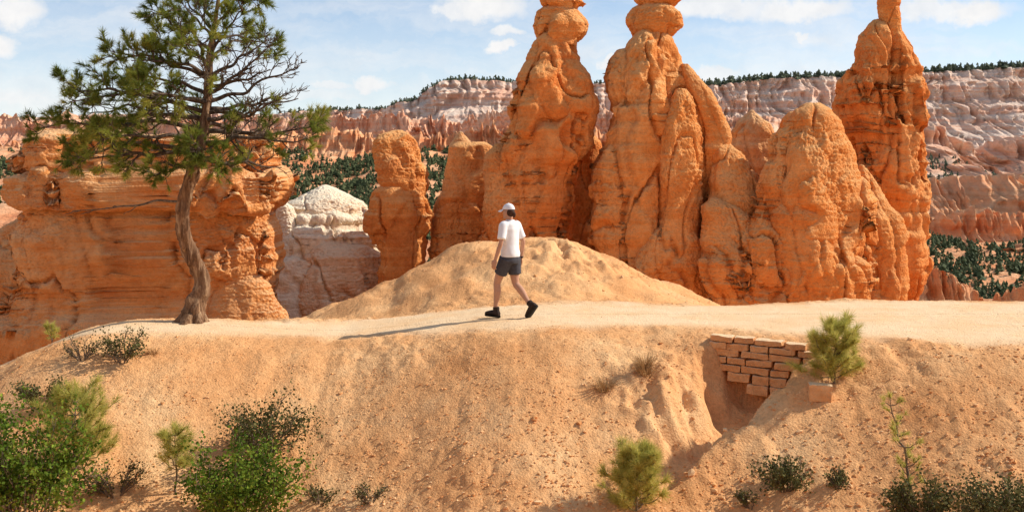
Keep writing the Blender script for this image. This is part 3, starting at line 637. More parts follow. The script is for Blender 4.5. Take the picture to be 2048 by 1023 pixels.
def trunk_at(py):
    i = int(np.argmin(np.abs(tpx[:, 1]-py))); return tP[i].copy(), tR[i]
limbs = [  # start py, end px, end py, depth offset, lift px, leafiness
    (262, 95, 258, -.3, 25, 1.0), (292, 125, 308, .5, 10, .9), (300, 210, 318, -.9, 0, .7), (222, 110, 178, .3, 30, 1.0), (205, 190, 212, -1.0, 20, .9), (240, 130, 222, .9, 20, 1.0),
    (185, 205, 150, .9, 30, 1.0), (160, 240, 108, -.4, 25, 1.0), (125, 292, 66, .5, 20, 1.0), (95, 320, 30, -.4, 15, 1.0), (60, 345, -15, .3, 10, 1.0), (150, 305, 130, -.9, 20, .9),
    (150, 530, 75, .2, -10, .30), (185, 560, 95, -.6, -15, .05), (215, 575, 175, .6, -20, .03), (240, 570, 212, -.9, -15, .08), (262, 622, 252, .2, -20, .40), (200, 590, 130, .3, -18, .03), (228, 600, 200, -.2, -20, .03), (170, 545, 140, -.2, -15, .03),
    (290, 630, 276, -.5, -5, .7), (318, 545, 335, .7, 0, .1), (332, 470, 322, -.7, 5, 1.0), (105, 505, 28, -.5, 15, 1.0), (75, 522, 85, .7, 25, .8), (45, 505, -5, .2, 10, 1.0),
    (50, 382, -50, -.6, 5, 1.0), (20, 485, -60, .5, 5, 1.0), (200, 340, 195, -1.6, 10, .8), (170, 470, 165, -1.6, 10, .3), (235, 310, 245, 1.8, 10, .8), (140, 420, 100, -1.5, 20, .7),
    (245, 500, 265, 1.6, 5, .1), (120, 450, 60, 1.4, 10, .7), (275, 270, 282, -1.4, 5, .8), (80, 405, 30, -1.0, 10, .9), (335, 345, 348, -.9, 5, .8), (308, 440, 300, -1.1, 6, .9)]
tpos = []; tdir = []
for (sy, ex_, ey, dy, lift, leaf) in limbs:
    p0, r0 = trunk_at(sy); p1 = W(ex_, ey, YT); p1 = np.array([p1[0], YT+dy, p1[2]])
    mb = MB(); P = bez(p0, p1, np.array([0, 0, lift/F*YT]), 22, rg, .07); Ln = np.linalg.norm(p1-p0)
    r = np.linspace(min(r0*.5, .020+.014*Ln), .007, 22); mb.tube(P, r, 7)
    ns = int(8+4.8*Ln)
    for s in range(ns):
        t_ = rg.uniform(.22, 1.0) if s else 1.0; i = min(int(t_*21), 20); d = unit(P[i+1]-P[i])
        ln = Ln*rg.uniform(.11, .26)*(1.15-.6*t_)+.10
        dd = rnd_dir(d, math.radians(rg.uniform(30, 70)), rg, .15); q0 = P[i]; q1 = q0+dd*ln
        Q = bez(q0, q1, np.array([0, 0, rg.uniform(-.1, .05)*ln]), 9, rg, .10); mb.tube(Q, np.linspace(max(.006, r[i]*.55), .0045, 9), 5, False)
        leafy = rg.uniform() < leaf*(.27+.85*t_)
        for w_ in range(int(4+8*ln)):
            u_ = rg.uniform(.45, 1.0) if w_ else 1.0; k_ = min(int(u_*8), 7); d2 = unit(Q[k_+1]-Q[k_])
            l2 = rg.uniform(.05, .17); d3 = rnd_dir(d2, math.radians(rg.uniform(20, 65)), rg, .25); R0 = Q[k_]; R1 = R0+d3*l2
            mb.tube(bez(R0, R1, np.zeros(3), 4, rg, .12), np.linspace(.0055, .003, 4), 4, False)
            if leafy:
                for f_ in (1.0, .6)[:rg.integers(1, 3)]: tpos.append(R0+(R1-R0)*f_); tdir.append(d3)
    mb.build('limb', M['limb'], tree, tb)
mb = MB(); p0, r0 = trunk_at(402)
P = bez(p0, np.array([*W(165, 420, YT)[:1], YT-.4, W(165, 420, YT)[2]]), np.array([0, 0, .06]), 24, rg, .06); mb.tube(P, np.linspace(.022, .004, 24), 6)
for i in (10, 14, 18, 21): mb.tube(bez(P[i], P[i]+np.array([-.25, rg.uniform(-.1, .1), rg.uniform(-.15, .15)]), np.zeros(3), 6, rg, .1), np.linspace(.009, .003, 6), 4)
o = mb.build('dead_limb', M['twig'], tree, tb); o['label'] = 'thin bare dead limb low on the left side of the trunk'
V, Fc = needles(tpos, tdir, 36, .118, .0042, .55, rg)
mesh_np('crown', V, Fc, M['pine'], tree, tb, False)
print('tufts', len(tpos))

def young_pine(px, py, hpx, wpx, label, name='young_pine', dens=1.0, bare=.1, lean=0., nb=16, seed=0, mat='young', nl=.13):
    rg = np.random.default_rng(100+seed); p = march(px, py); k = p[1]/F; h = hpx*k; w = wpx*k/2
    t = thing(name, label, 'plant', p); top = p+np.array([lean*k, 0, h*.85]); mb = MB()
    S_ = bez(p-np.array([0, 0, .05]), top, np.zeros(3), 14, rg, .08); mb.tube(S_, np.linspace(.006+.010*h, .004, 14), 7)
    tp_ = []; td = []
    for i in range(nb):
        u = bare+(1-bare)*(i+rg.uniform(0, 1))/nb; q0 = S_[min(int(u*13), 13)]; a_ = i*2.4+rg.uniform(-.9, .9)
        ln = max(.06, w*rg.uniform(.5, 1.15)*(1.0-.5*u**2)); d = unit(np.array([math.cos(a_), math.sin(a_), rg.uniform(.2, 1.1)]))
        Q = bez(q0, q0+d*ln, np.array([0, 0, -.15*ln]), 8, rg, .10); mb.tube(Q, np.linspace(.006, .003, 8), 5, False)
        for f in range(int(3*dens)+1):
            c = rg.uniform(.35, 1.0) if f else 1; j = min(int(c*7), 6); dd = rnd_dir(unit(Q[j+1]-Q[j]), rg.uniform(.1, .9), rg, .35)
            tp_.append(Q[j]+dd*rg.uniform(.0, .06)); td.append(dd)
    for f in range(3): tp_.append(top); td.append(unit(np.array([rg.normal()*.3, rg.normal()*.3, 1])))
    mb.build('stem', M['twig'], t, p)
    V, Fc = needles(tp_, td, 34, nl, .0024, .62, rg); mesh_np('needles', V, Fc, M[mat], t, p, False)
def shrub(px, py, hpx, wpx, label, name='leafy_shrub', mat='leaf', nleaf=2600, ls=.022, ntw=14, seed=0, twig='twig', flat=1.0):
    rg = np.random.default_rng(300+seed); p = march(px, py); k = p[1]/F; h = hpx*k; w = wpx*k/2
    t = thing(name, label, 'plant', p); mb = MB(); cen = []
    for i in range(ntw):
        a_ = rg.uniform(0, 6.28); rr = w*rg.uniform(.25, 1)**.7; e = p+np.array([math.cos(a_)*rr, math.sin(a_)*rr*.7, h*rg.uniform(.45, 1)*math.sqrt(max(.1, 1-(rr/w)**2*.7))])
        Q = bez(p-np.array([0, 0, .04])+np.array([math.cos(a_), math.sin(a_), 0])*w*.12, e, np.array([0, 0, .1*h]), 8, rg, .12); mb.tube(Q, np.linspace(.009, .003, 8), 5, False)
        for s in range(4):
            j = rg.integers(3, 8); d = rnd_dir(unit(Q[j]-Q[j-1]), rg.uniform(.3, 1.0), rg, .2); q1 = Q[j]+d*w*rg.uniform(.15, .35)
            mb.tube(bez(Q[j], q1, np.zeros(3), 4, rg, .1), np.linspace(.004, .002, 4), 4, False); cen.append(q1); cen.append(Q[j])
        cen.append(e)
    mb.build('stem', M[twig], t, p)
    cen = np.array(cen); idx = rg.integers(0, len(cen), nleaf)
    sd = min(w, h)*.10
    pos = cen[idx]+rg.normal(size=(nleaf, 3))*sd
    pos[:, 2] = np.maximum(pos[:, 2], p[2]-.25*h)
    d = rg.normal(size=(nleaf, 3)); d[:, 2] += .5; d /= np.linalg.norm(d, axis=1)[:, None]
    s = np.cross(d, rg.normal(size=(nleaf, 3))); s /= np.linalg.norm(s, axis=1)[:, None]
    l = ls*rg.uniform(.6, 1.3, nleaf)[:, None]
    V = np.stack([pos, pos+d*l*.5+s*l*.42, pos+d*l, pos+d*l*.5-s*l*.42], 1).reshape(-1, 3)
    mesh_np('leaves', V, np.arange(nleaf*4).reshape(-1, 4), M[mat], t, p, False)
def grass(px, py, hpx, wpx, label, n=260, seed=0):
    rg = np.random.default_rng(500+seed); p = march(px, py); k = p[1]/F; h = hpx*k; w = wpx*k/2
    a_ = rg.uniform(0, 6.28, n); r = np.sqrt(rg.uniform(0, 1, n)); b0 = p+np.stack([np.cos(a_)*r*w*.45, np.sin(a_)*r*w*.35, 0*r], -1)
    b0[:, 2] = ground(b0[:, 0], b0[:, 1])-.01
    d = np.stack([np.cos(a_)*r*.7+rg.normal(size=n)*.25-.1, np.sin(a_)*r*.5+rg.normal(size=n)*.25-.2, rg.uniform(.5, 1.0, n)], -1)*h*rg.uniform(.4, 1, n)[:, None]
    s = np.stack([-np.sin(a_), np.cos(a_), 0*r], -1)*.0035
    m = b0+d*.55; e = b0+d+np.stack([np.cos(a_)*r, np.sin(a_)*r, -.8*r], -1)*h*.3
    V = np.stack([b0-s, b0+s, m+s*.8, m-s*.8, e, e], 1)
    q1 = np.arange(n)[:, None]*6+np.array([[0, 1, 2, 3]]); q2 = np.arange(n)[:, None]*6+np.array([[3, 2, 4]])
    V = V.reshape(-1, 3)
    mb = MB(); mb.V = [V]; mb.Q = [q1]; mb.T = [q2]; mb.n = len(V)
    tag(mb.build('grass_tuft', M['dry'], None, p, False), label, 'grass tuft')

young_pine(1668, 762, 132, 175, 'bushy young pine growing against the right end of the stone wall', dens=2.7, seed=1, nb=48)
young_pine(1272, 1022, 138, 165, 'round young pine at the bottom edge, below the dirt gully', dens=2.7, seed=2, nb=48)
young_pine(150, 950, 180, 230, 'yellow green young pine rising beside the leafy bush at the lower left corner', dens=2.4, seed=3, nb=54)
young_pine(352, 985, 150, 110, 'sparse thin young pine on a bare stem, second from the left along the bottom', dens=1.6, seed=4, nb=22, bare=.4)
young_pine(1835, 1010, 260, 70, 'tall spindly sapling with few needles near the lower right corner', name='sapling', dens=.7, seed=5, nb=20, bare=.2, lean=-55, nl=.07)
young_pine(104, 676, 26, 40, 'tiny green seedling on the far left crest of the path', dens=1.2, seed=6, nb=8, nl=.07)
shrub(45, 1075, 275, 300, 'bright green leafy bush filling the lower left corner', nleaf=8000, ntw=40, ls=.042, seed=1)
shrub(480, 1070, 190, 260, 'bright green leafy bush at the bottom edge, below the dark twiggy shrub', nleaf=7000, ntw=36, ls=.038, seed=2)
shrub(525, 915, 118, 210, 'dark twiggy shrub on the slope above the bright green bush', name='dark_shrub', mat='dark_leaf', nleaf=2900, ntw=32, ls=.034, seed=3)
shrub(245, 725, 85, 110, 'scruffy dark green shrub on the upper left slope, just below the path', name='dark_shrub', mat='dark_leaf', nleaf=1100, ntw=18, ls=.030, seed=4)
shrub(165, 722, 45, 90, 'low brown twigs left of the scruffy shrub below the path', name='dry_shrub', mat='dark_leaf', nleaf=300, ntw=16, ls=.024, seed=14)
shrub(85, 815, 55, 130, 'dark low shrub above the leafy bush at the lower left', name='dark_shrub', mat='dark_leaf', nleaf=1700, ntw=22, ls=.030, seed=5)
shrub(640, 1005, 32, 70, 'small dark shrub right of the bright green bush at the bottom', name='dark_shrub', mat='dark_leaf', nleaf=380, ntw=12, ls=.026, seed=6)
shrub(738, 1000, 38, 75, 'small dry dark shrub, second one right of the bright green bush', name='dark_shrub', mat='dark_leaf', nleaf=380, ntw=14, ls=.024, seed=7)
shrub(1570, 978, 52, 130, 'dark shrub right of the round young pine at the bottom', name='dark_shrub', mat='dark_leaf', nleaf=1700, ntw=22, ls=.030, seed=8)
shrub(1680, 975, 36, 65, 'small dark clump between the dark shrub and the spindly sapling', name='dark_shrub', mat='dark_leaf', nleaf=500, ntw=12, ls=.026, seed=9)
shrub(1840, 1045, 90, 150, 'dark olive shrub around the foot of the spindly sapling', name='dark_shrub', mat='dark_leaf', nleaf=2500, ntw=28, ls=.032, seed=10)
shrub(2005, 1075, 110, 220, 'dark shrub in the lower right corner', name='dark_shrub', mat='dark_leaf', nleaf=4000, ntw=36, ls=.034, seed=11)
shrub(1500, 1015, 34, 80, 'low olive sprig at the bottom beside the round young pine', name='dark_shrub', mat='dark_leaf', nleaf=400, ntw=14, ls=.024, seed=12)
shrub(230, 985, 60, 160, 'brown twiggy undergrowth between the two young pines at lower left', name='dry_shrub', mat='dark_leaf', nleaf=800, ntw=28, ls=.026, seed=13)
grass(1290, 742, 55, 70, 'dry tan grass tuft on the dirt spur left of the stone wall', seed=1)
grass(1208, 780, 38, 70, 'smaller dry grass tuft lower down the slope, left of the other one', seed=2, n=200)
grass(306, 705, 26, 40, 'little dry tuft beside the scruffy shrub', seed=3, n=80)

# ------------------------------------------------------------------ stone wall
def block(mb, c, sz, rz, rg):
    bm = bmesh.new(); bmesh.ops.create_cube(bm, size=1)
    bmesh.ops.subdivide_edges(bm, edges=bm.edges[:], cuts=5, use_grid_fill=True)
    V = np.array([v.co[:] for v in bm.verts]); Fc = np.array([[v.index for v in f.verts] for f in bm.faces]); bm.free()
    q = np.abs(V*2); e = np.sort(q, 1); ed = (e[:, 1] > .95)*.02+(e[:, 0] > .95)*.03
    V = V*(1-ed[:, None])*np.array(sz); o = rg.uniform(0, 50)
    V = V+.011*np.stack([pn(V[:, 0]*7+o, V[:, 1]*8, V[:, 2]*8), pn(V[:, 0]*8, V[:, 1]*8+o, V[:, 2]*8), pn(V[:, 0]*7, V[:, 1]*8, V[:, 2]*8+o)], -1)
    V = V+.007*np.stack([pn(V[:, 0]*22+o, V[:, 1]*22, V[:, 2]*22), pn(V[:, 0]*22, V[:, 1]*22+o, V[:, 2]*22), pn(V[:, 0]*22, V[:, 1]*22, V[:, 2]*22+o)], -1)
    a_ = rg.normal()*.05; ti_ = rg.normal()*.02+.045
    V = np.stack([V[:, 0]*math.cos(ti_)+V[:, 2]*math.sin(ti_), V[:, 1], -V[:, 0]*math.sin(ti_)+V[:, 2]*math.cos(ti_)], -1)
    r = rz+a_; V = np.stack([V[:, 0]*math.cos(r)-V[:, 1]*math.sin(r), V[:, 0]*math.sin(r)+V[:, 1]*math.cos(r), V[:, 2]], -1)
    mb.add(V+np.array(c), Fc)
rgw = np.random.default_rng(77); wd = WB-WA; wl_ = np.linalg.norm(wd); wu = wd/wl_; wr = math.atan2(wd[1], wd[0])
wb = np.array([(WA[0]+WB[0])/2, (WA[1]+WB[1])/2, -.66]); mb = MB()
zz = .01
for row, (hh, s0, s1, bl) in enumerate([(.085, .06, 1.0, .30), (.09, .02, 1.4, .31), (.09, .06, 1.6, .34), (.095, .04, 1.7, .32), (.095, .12, 1.7, .31), (.12, .26, 1.7, .27), (.13, .5, 1.7, .28)]):
    s = s0-rgw.uniform(0, .05); zz -= hh/2
    while s < s1:
        l_ = bl*rgw.uniform(.7, 1.25); c2 = WA+wu*(s+l_/2)
        yo = rgw.uniform(-.035, .015)
        block(mb, (c2[0], c2[1]+.03+yo-.012*row, zz-.085*(s/1.5)+rgw.normal()*.003), (l_-.022, .2, hh-rgw.uniform(.010, .017)), wr, rgw); s += l_
    zz -= hh/2
wallo = mb.build('stone_retaining_wall', M['block'], None, wb, False)
tag(wallo, 'short dry wall of cut orange stone blocks holding up the path edge', 'wall')
lb = march(1640, 792)+np.array([0, .02, .06]); mb = MB(); block(mb, lb, (.27, .2, .20), wr*.4, rgw)
tag(mb.build('stone_block', M['block'], None, lb-np.array([0, 0, .1]), False), 'single squared orange stone block sticking out below the bushy young pine', 'stone block')

# ------------------------------------------------------------------ person
pp = W(1020, 631, 16.6); gz = float(ground(pp[0], pp[1]))
B = MB()
def seg(pts, rad, n=7):
    P = np.array(pts, float); R = np.array(rad, float); t = np.linspace(0, len(P)-1, n*(len(P)-1)+1); i = np.arange(len(P))
    Q = np.stack([np.interp(t, i, P[:, c]) for c in range(3)], -1); q = np.interp(t, i, R)
    for k in range(2): Q[1:-1] = .25*Q[:-2]+.5*Q[1:-1]+.25*Q[2:]
    return Q, q
HIP = .87
LK = (-.095, .17, .50); LA = (-.09, .20, .11); RK = (.09, -.03, .485); RA = (.095, -.30, .205)
B.loft([(0, 0, .80, .10, .09), (0, 0, .86, .145, .105), (0, -.005, .94, .145, .105), (0, 0, 1.05, .115, .085), (0, .005, 1.18, .125, .095), (0, 0, 1.30, .145, .095), (0, -.005, 1.37, .125, .072), (0, 0, 1.41, .055, .052)])
for s, kn, an in ((-1, LK, LA), (1, RK, RA)):
    hp = (s*.08, 0, HIP); mid = tuple((np.array(hp)*.5+np.array(kn)*.5)+np.array([0, .01, 0])); kn2 = np.array(kn); an2 = np.array(an)
    calf = kn2*.68+an2*.32+np.array([0, -.018, 0])
    B.tube(*seg([hp, mid, kn, calf, kn2*.2+an2*.8, an], [.088, .074, .051, .053, .035, .035]), 18)
sh = 1.355
ARM = {-1: ((-.152, 0, sh), (-.225, -.02, 1.10), (-.262, .055, .86)), 1: ((.152, 0, sh), (.215, -.07, 1.10), (.24, -.01, .855))}
for s in (-1, 1):
    a0, a1, a2 = ARM[s]; am = np.array(a1)*.65+np.array(a2)*.35
    B.tube(*seg([(s*.09, 0, sh+.01), a0, np.array(a0)*.45+np.array(a1)*.55, a1, am, a2], [.055, .048, .039, .033, .034, .024]), 16)
    d = unit(np.array(a2)-np.array(a1)*1.0+np.array([0, .02, -.12])); nrm = unit(np.array([-s, .15, 0.]) - d*np.dot(np.array([-s, .15, 0.]), d)); wv = np.cross(d, nrm)
    if wv[1] < 0: wv = -wv
    w0 = np.array(a2)
    rot = np.stack([wv, nrm, d], 1)
    B.ell(w0+d*.05, (.040, .017, .055), 18, 12, rot)
    for fi, (off, ln) in enumerate(((.029, .068), (.010, .078), (-.010, .073), (-.028, .058))):
        b0 = w0+d*.085+wv*off; j1 = b0+d*ln*.45+nrm*.008; j2 = j1+d*ln*.3+nrm*.020; j3 = j2+d*ln*.2+nrm*.022
        B.tube(*seg([b0-d*.02, b0, j1, j2, j3], [.009, .0092, .0085, .0078, .0068], 3), 8)
    tb0 = w0+d*.03+wv*.03; B.tube(*seg([tb0, tb0+d*.025+wv*.018+nrm*.008, tb0+d*.055+wv*.022+nrm*.018], [.012, .0105, .008], 4), 8)
hc = np.array([0, .03, 1.545])
B.tube(*seg([(0, -.005, 1.36), (0, .005, 1.43), (0, .015, 1.48)], [.052, .047, .050]), 16)
B.ell(hc, (.072, .090, .100)); B.ell(hc+np.array([0, .03, -.055]), (.052, .058, .058)); B.ell(hc+np.array([0, .092, -.022]), (.011, .018, .02), 12, 8)
B.ell(hc+np.array([0, .084, -.062]), (.022, .010, .009), 12, 8); B.ell(hc+np.array([0, .075, -.095]), (.02, .016, .014), 12, 8)
for s in (-1, 1): B.ell(hc+np.array([s*.074, -.005, -.015]), (.010, .022, .032), 12, 8)
person = B.build('person', M['skin'])
remesh(person, .0042, 3)
def part(name, fn, mat, vox=None, sm=2, parent=None):
    m = MB(); fn(m); o = m.build(name, M[mat], parent or person)
    if vox: remesh(o, vox, sm)
    return o
def shirt(m):
    m.loft([(0, -.005, .885, .158, .128), (0, -.005, .93, .160, .130), (0, -.005, 1.05, .144, .114), (0, 0, 1.18, .148, .112), (0, 0, 1.29, .162, .114), (0, -.005, 1.36, .152, .092), (0, -.003, 1.40, .098, .072), (0, .002, 1.425, .062, .060)], 40, .05, 3)
    for s in (-1, 1):
        a0, a1, _ = ARM[s]; a0 = np.array(a0); a1 = np.array(a1)
        m.tube(*seg([(s*.08, 0, sh-.015), a0+np.array([0, 0, -.005]), a0*.5+a1*.5, a0*.22+a1*.78], [.070, .066, .062, .064]), 18)
part('t_shirt', shirt, 'white', .009, 2)
def shorts_f(m):
    m.loft([(0, 0, .955, .140, .112), (0, 0, .90, .156, .122), (0, -.005, .83, .162, .126), (0, -.005, .79, .152, .115)][::-1], 36, .04, 5)
    for s, kn in ((-1, LK), (1, RK)):
        hp = np.array((s*.08, 0, HIP)); kn = np.array(kn)
        m.tube(*seg([hp, hp*.7+kn*.3, hp*.38+kn*.62], [.106, .100, .095]), 18)
part('shorts', shorts_f, 'shorts', .008, 2)
def cap_f(m):
    n = 28; th = np.linspace(0, 2*np.pi, n, endpoint=False); ph = np.linspace(.05, 1.50, 12)
    c = hc+np.array([0, -.004, .026]); r = np.array([.080, .100, .094])
    V = np.stack([np.sin(ph)[:, None]*np.cos(th), np.sin(ph)[:, None]*np.sin(th), np.cos(ph)[:, None]+0*th], -1)*r+c
    V2 = V.reshape(-1, 3); m.add(V2, grid_faces(12, n, True)[:, ::-1]); b0 = m.n-len(V2)
    m.V.append(V[0].mean(0)[None]+np.array([[0, 0, .006]])); j = np.arange(n); m.T.append(np.stack([b0+j, b0+(j+1) % n, np.full(n, m.n)], -1)); m.n += 1
    m.ell(c+np.array([0, 0, .097]), (.009, .009, .006), 10, 6)
capo = part('cap', cap_f, 'white')
def visor(m):
    c = hc+np.array([0, -.004, .026]); a_ = np.linspace(.40, np.pi-.40, 16); rows = []
    for f, dz in ((.0, 0), (.5, -.008), (1.0, -.024)):
        rows.append(np.stack([np.cos(a_)*(.080+.012*f), np.sin(a_)*(.098+.092*f), .004+dz-.014*f*np.abs(np.cos(a_))], -1)+c)
    P = np.array(rows); P = np.concatenate([P, P[::-1]-np.array([0, 0, .004])]); m.add(P.reshape(-1, 3), grid_faces(6, 16))
part('visor', visor, 'white', parent=capo)
def hair_f(m):
    m.ell(hc+np.array([0, -.034, -.010]), (.070, .070, .072))
    m.tube(*seg([(0, -.07, 1.525), (0, -.082, 1.50), (.002, -.076, 1.475), (.002, -.066, 1.455)], [.026, .024, .018, .009]), 12)
part('hair', hair_f, 'hair', .007, 1)
def boot(ank, pitch, yaw=0):
    ank = np.array(ank)
    def R_(v):
        c, s = math.cos(pitch), math.sin(pitch); v = np.asarray(v, float)
        y = v[..., 1]*c-v[..., 2]*s; z = v[..., 1]*s+v[..., 2]*c; return np.stack([v[..., 0], y, z], -1)
    def up(m):
        rings = [(-.075, .022, .028, .03), (-.06, .036, .036, .043), (-.02, .04, .040, .046), (.04, .038, .042, .040), (.10, .030, .047, .034), (.15, .022, .045, .027), (.185, .015, .032, .019)]
        th = np.linspace(0, 2*np.pi, 18, endpoint=False); V = []
        for (y, zc, rx, rz_) in rings: V.append(np.stack([rx*np.cos(th), y+0*th, zc+.0+rz_*np.sin(th)-.085+.0], -1))
        V = np.array(V); s0 = R_(V.reshape(-1, 3))+ank; m.add(s0, grid_faces(len(rings), 18, True)); b0 = m.n-len(s0); j = np.arange(18)
        m.V.append(s0[:18].mean(0)[None]); m.T.append(np.stack([b0+(j+1) % 18, b0+j, np.full(18, m.n)], -1)); m.n += 1
        m.V.append(s0[-18:].mean(0)[None]); e = b0+(len(rings)-1)*18; m.T.append(np.stack([e+j, e+(j+1) % 18, np.full(18, m.n)], -1)); m.n += 1
        m.tube(R_(np.array([(0, -.018, -.06), (0, -.014, -.01), (0, -.008, .035)]))+ank, [.05, .047, .05], 16)
    o = part('boot', up, 'boot', .006, 1)
    def so(m):
        y = np.linspace(-.085, .195, 16); w_ = np.interp(y, [-.085, -.06, 0, .1, .16, .195], [.018, .038, .037, .05, .046, .016])
        top = np.concatenate([np.stack([w_, y, 0*y-.085], -1), np.stack([-w_, y, 0*y-.085], -1)[::-1]]); n = len(top); bot = top-np.array([0, 0, .025])
        m.add(R_(np.concatenate([top, bot]))+ank, grid_faces(2, n, True))
        for off in (0, n):
            for i in range(15):
                m.Q.append(np.array([[m.n-2*n+off+i, m.n-2*n+off+i+1, m.n-2*n+off+n-2-i, m.n-2*n+off+n-1-i]]))
    part('sole', so, 'sole', parent=o)
boot(LA, math.radians(2)); boot(RA, math.radians(-48))
def band(m): w0 = np.array(ARM[1][2]); e0 = np.array(ARM[1][1]); u = unit(e0-w0); m.tube(np.array([w0+u*.005, w0+u*.03]), [.030, .031], 16)
part('wristband', band, 'band')
for s in (-1, 1): part('eye', lambda m, s=s: m.ell(hc+np.array([s*.03, .083, .0]), (.011, .007, .007), 12, 8), 'eye')
person.location = (pp[0], pp[1], gz); person.rotation_euler = (0, 0, math.radians(50))
tag(person, 'person in white cap, white t-shirt, charcoal shorts and dark boots walking left along the path', 'person')

# ------------------------------------------------------------------ light, sky, camera
sc = bpy.context.scene
w = bpy.data.worlds.new('World'); sc.world = w; w.use_nodes = True; nt = w.node_tree; nt.nodes.clear()
out = N(nt, 'ShaderNodeOutputWorld'); bg = N(nt, 'ShaderNodeBackground'); bg.inputs[1].default_value = .145; L(nt, bg.outputs[0], out.inputs[0])
sky = N(nt, 'ShaderNodeTexSky'); sky.sky_type = 'NISHITA'; sky.sun_disc = False
sky.sun_elevation = math.radians(SUN_E); sky.sun_rotation = math.radians(90-SUN_A); sky.altitude = 2400; sky.dust_density = 1.0
tc = N(nt, 'ShaderNodeTexCoord'); sx = N(nt, 'ShaderNodeSeparateXYZ'); L(nt, tc.outputs['Generated'], sx.inputs[0])
yy = mth(nt, 'MAXIMUM', sx.outputs[1], .05)
u = mth(nt, 'DIVIDE', sx.outputs[0], yy); v_ = mth(nt, 'DIVIDE', sx.outputs[2], yy)
cb = N(nt, 'ShaderNodeCombineXYZ'); L(nt, u, cb.inputs[0]); L(nt, v_, cb.inputs[1])
nz = N(nt, 'ShaderNodeTexNoise'); nz.inputs['Scale'].default_value = 38; nz.inputs['Detail'].default_value = 6; nz.inputs['Roughness'].default_value = .62; L(nt, cb.outputs[0], nz.inputs['Vector'])
sub = N(nt, 'ShaderNodeVectorMath', operation='SUBTRACT'); L(nt, nz.outputs['Color'], sub.inputs[0]); sub.inputs[1].default_value = (.5, .5, .5)
scl = N(nt, 'ShaderNodeVectorMath', operation='MULTIPLY'); L(nt, sub.outputs[0], scl.inputs[0]); scl.inputs[1].default_value = (.045, .030, 0)
vec = N(nt, 'ShaderNodeVectorMath', operation='ADD'); L(nt, cb.outputs[0], vec.inputs[0]); L(nt, scl.outputs[0], vec.inputs[1])
puffs = [(25, 22, 90, 46, 1), (-10, 88, 62, 36, 1), (965, 14, 120, 42, 1), (905, 22, 55, 24, .9), (1008, 64, 54, 15, .9), (1005, 97, 42, 18, 1), (1440, 10, 160, 32, .9), (1600, 22, 150, 34, .95), (1880, 18, 180, 32, .9), (1950, 25, 80, 34, 1), (1605, 72, 22, 15, .9), (740, 165, 60, 24, .95), (660, 170, 60, 16, .8), (1215, 125, 34, 18, .95), (1430, 150, 70, 20, .85), (60, 170, 160, 34, .6), (600, 190, 200, 20, .7), (510, 10, 24, 10, .6), (800, 85, 90, 10, .35)]
acc = None
for (px, py, rx, ry, st) in puffs:
    s1 = N(nt, 'ShaderNodeVectorMath', operation='SUBTRACT'); L(nt, vec.outputs[0], s1.inputs[0]); s1.inputs[1].default_value = ((px-1024)/F, (HZ-py)/F, 0)
    s2 = N(nt, 'ShaderNodeVectorMath', operation='MULTIPLY'); L(nt, s1.outputs[0], s2.inputs[0]); s2.inputs[1].default_value = (F/rx, F/ry, 0)
    s3 = N(nt, 'ShaderNodeVectorMath', operation='LENGTH'); L(nt, s2.outputs[0], s3.inputs[0])
    mr = N(nt, 'ShaderNodeMapRange'); mr.interpolation_type = 'SMOOTHSTEP'; mr.inputs[1].default_value = 1.15; mr.inputs[2].default_value = .35; mr.inputs[3].default_value = 0; mr.inputs[4].default_value = st; L(nt, s3.outputs['Value'], mr.inputs[0])
    acc = mr.outputs[0] if acc is None else mth(nt, 'MAXIMUM', acc, mr.outputs[0])
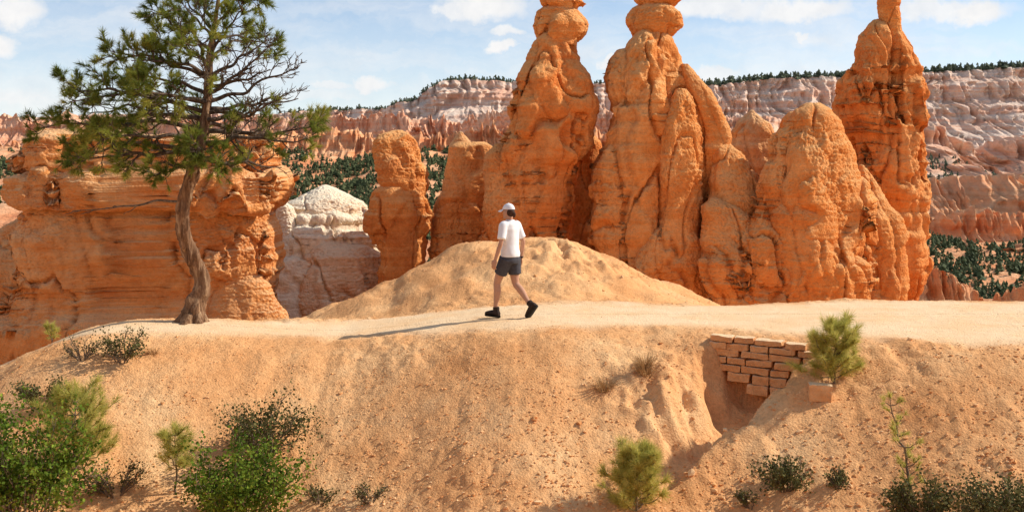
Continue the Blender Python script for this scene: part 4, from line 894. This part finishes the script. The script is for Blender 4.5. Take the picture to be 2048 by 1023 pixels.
wn = N(nt, 'ShaderNodeTexNoise'); wn.inputs['Scale'].default_value = 1.0; wn.inputs['Detail'].default_value = 7; wn.inputs['Roughness'].default_value = .6
mp = N(nt, 'ShaderNodeVectorMath', operation='MULTIPLY'); L(nt, vec.outputs[0], mp.inputs[0]); mp.inputs[1].default_value = (5, 28, 1); L(nt, mp.outputs[0], wn.inputs['Vector'])
wr_ = N(nt, 'ShaderNodeMapRange'); wr_.inputs[1].default_value = .42; wr_.inputs[2].default_value = .75; wr_.inputs[3].default_value = .06; wr_.inputs[4].default_value = .65; L(nt, wn.outputs['Fac'], wr_.inputs[0])
lowm = N(nt, 'ShaderNodeMapRange'); lowm.inputs[1].default_value = .16; lowm.inputs[2].default_value = .02; lowm.inputs[3].default_value = 0; lowm.inputs[4].default_value = .5; L(nt, v_, lowm.inputs[0])
acc = mth(nt, 'MAXIMUM', acc, mth(nt, 'ADD', wr_.outputs[0], lowm.outputs[0]), clamp=True)
ccol = ramp(nt, nz.outputs['Fac'], [(.3, (.87, .88, .90)), (.6, (.99, .98, .97))])
cm = N(nt, 'ShaderNodeVectorMath', operation='SCALE'); L(nt, ccol, cm.inputs[0]); cm.inputs['Scale'].default_value = 6.75
L(nt, mix(nt, acc, sky.outputs[0], cm.outputs[0]), bg.inputs[0])
ln = bpy.data.lights.new('Sun', 'SUN'); ln.energy = 5.0; ln.angle = math.radians(.5); ln.color = (1, .94, .84)
so_ = bpy.data.objects.new('Sun', ln); C.objects.link(so_)
ea, aa = math.radians(SUN_E), math.radians(SUN_A)
so_.rotation_euler = Vector((math.cos(ea)*math.cos(aa), math.cos(ea)*math.sin(aa), math.sin(ea))).to_track_quat('Z', 'Y').to_euler()
cd = bpy.data.cameras.new('Camera'); cd.lens = 40; cd.sensor_width = 36; cd.shift_y = -(511.5-HZ)/2048; cd.clip_end = 20000
co = bpy.data.objects.new('Camera', cd); C.objects.link(co); co.location = (0, 0, CZ); co.rotation_euler = (math.radians(90), 0, 0)
sc.camera = co
sc.view_settings.view_transform = 'Standard'; sc.view_settings.look = 'None'; sc.view_settings.exposure = 0
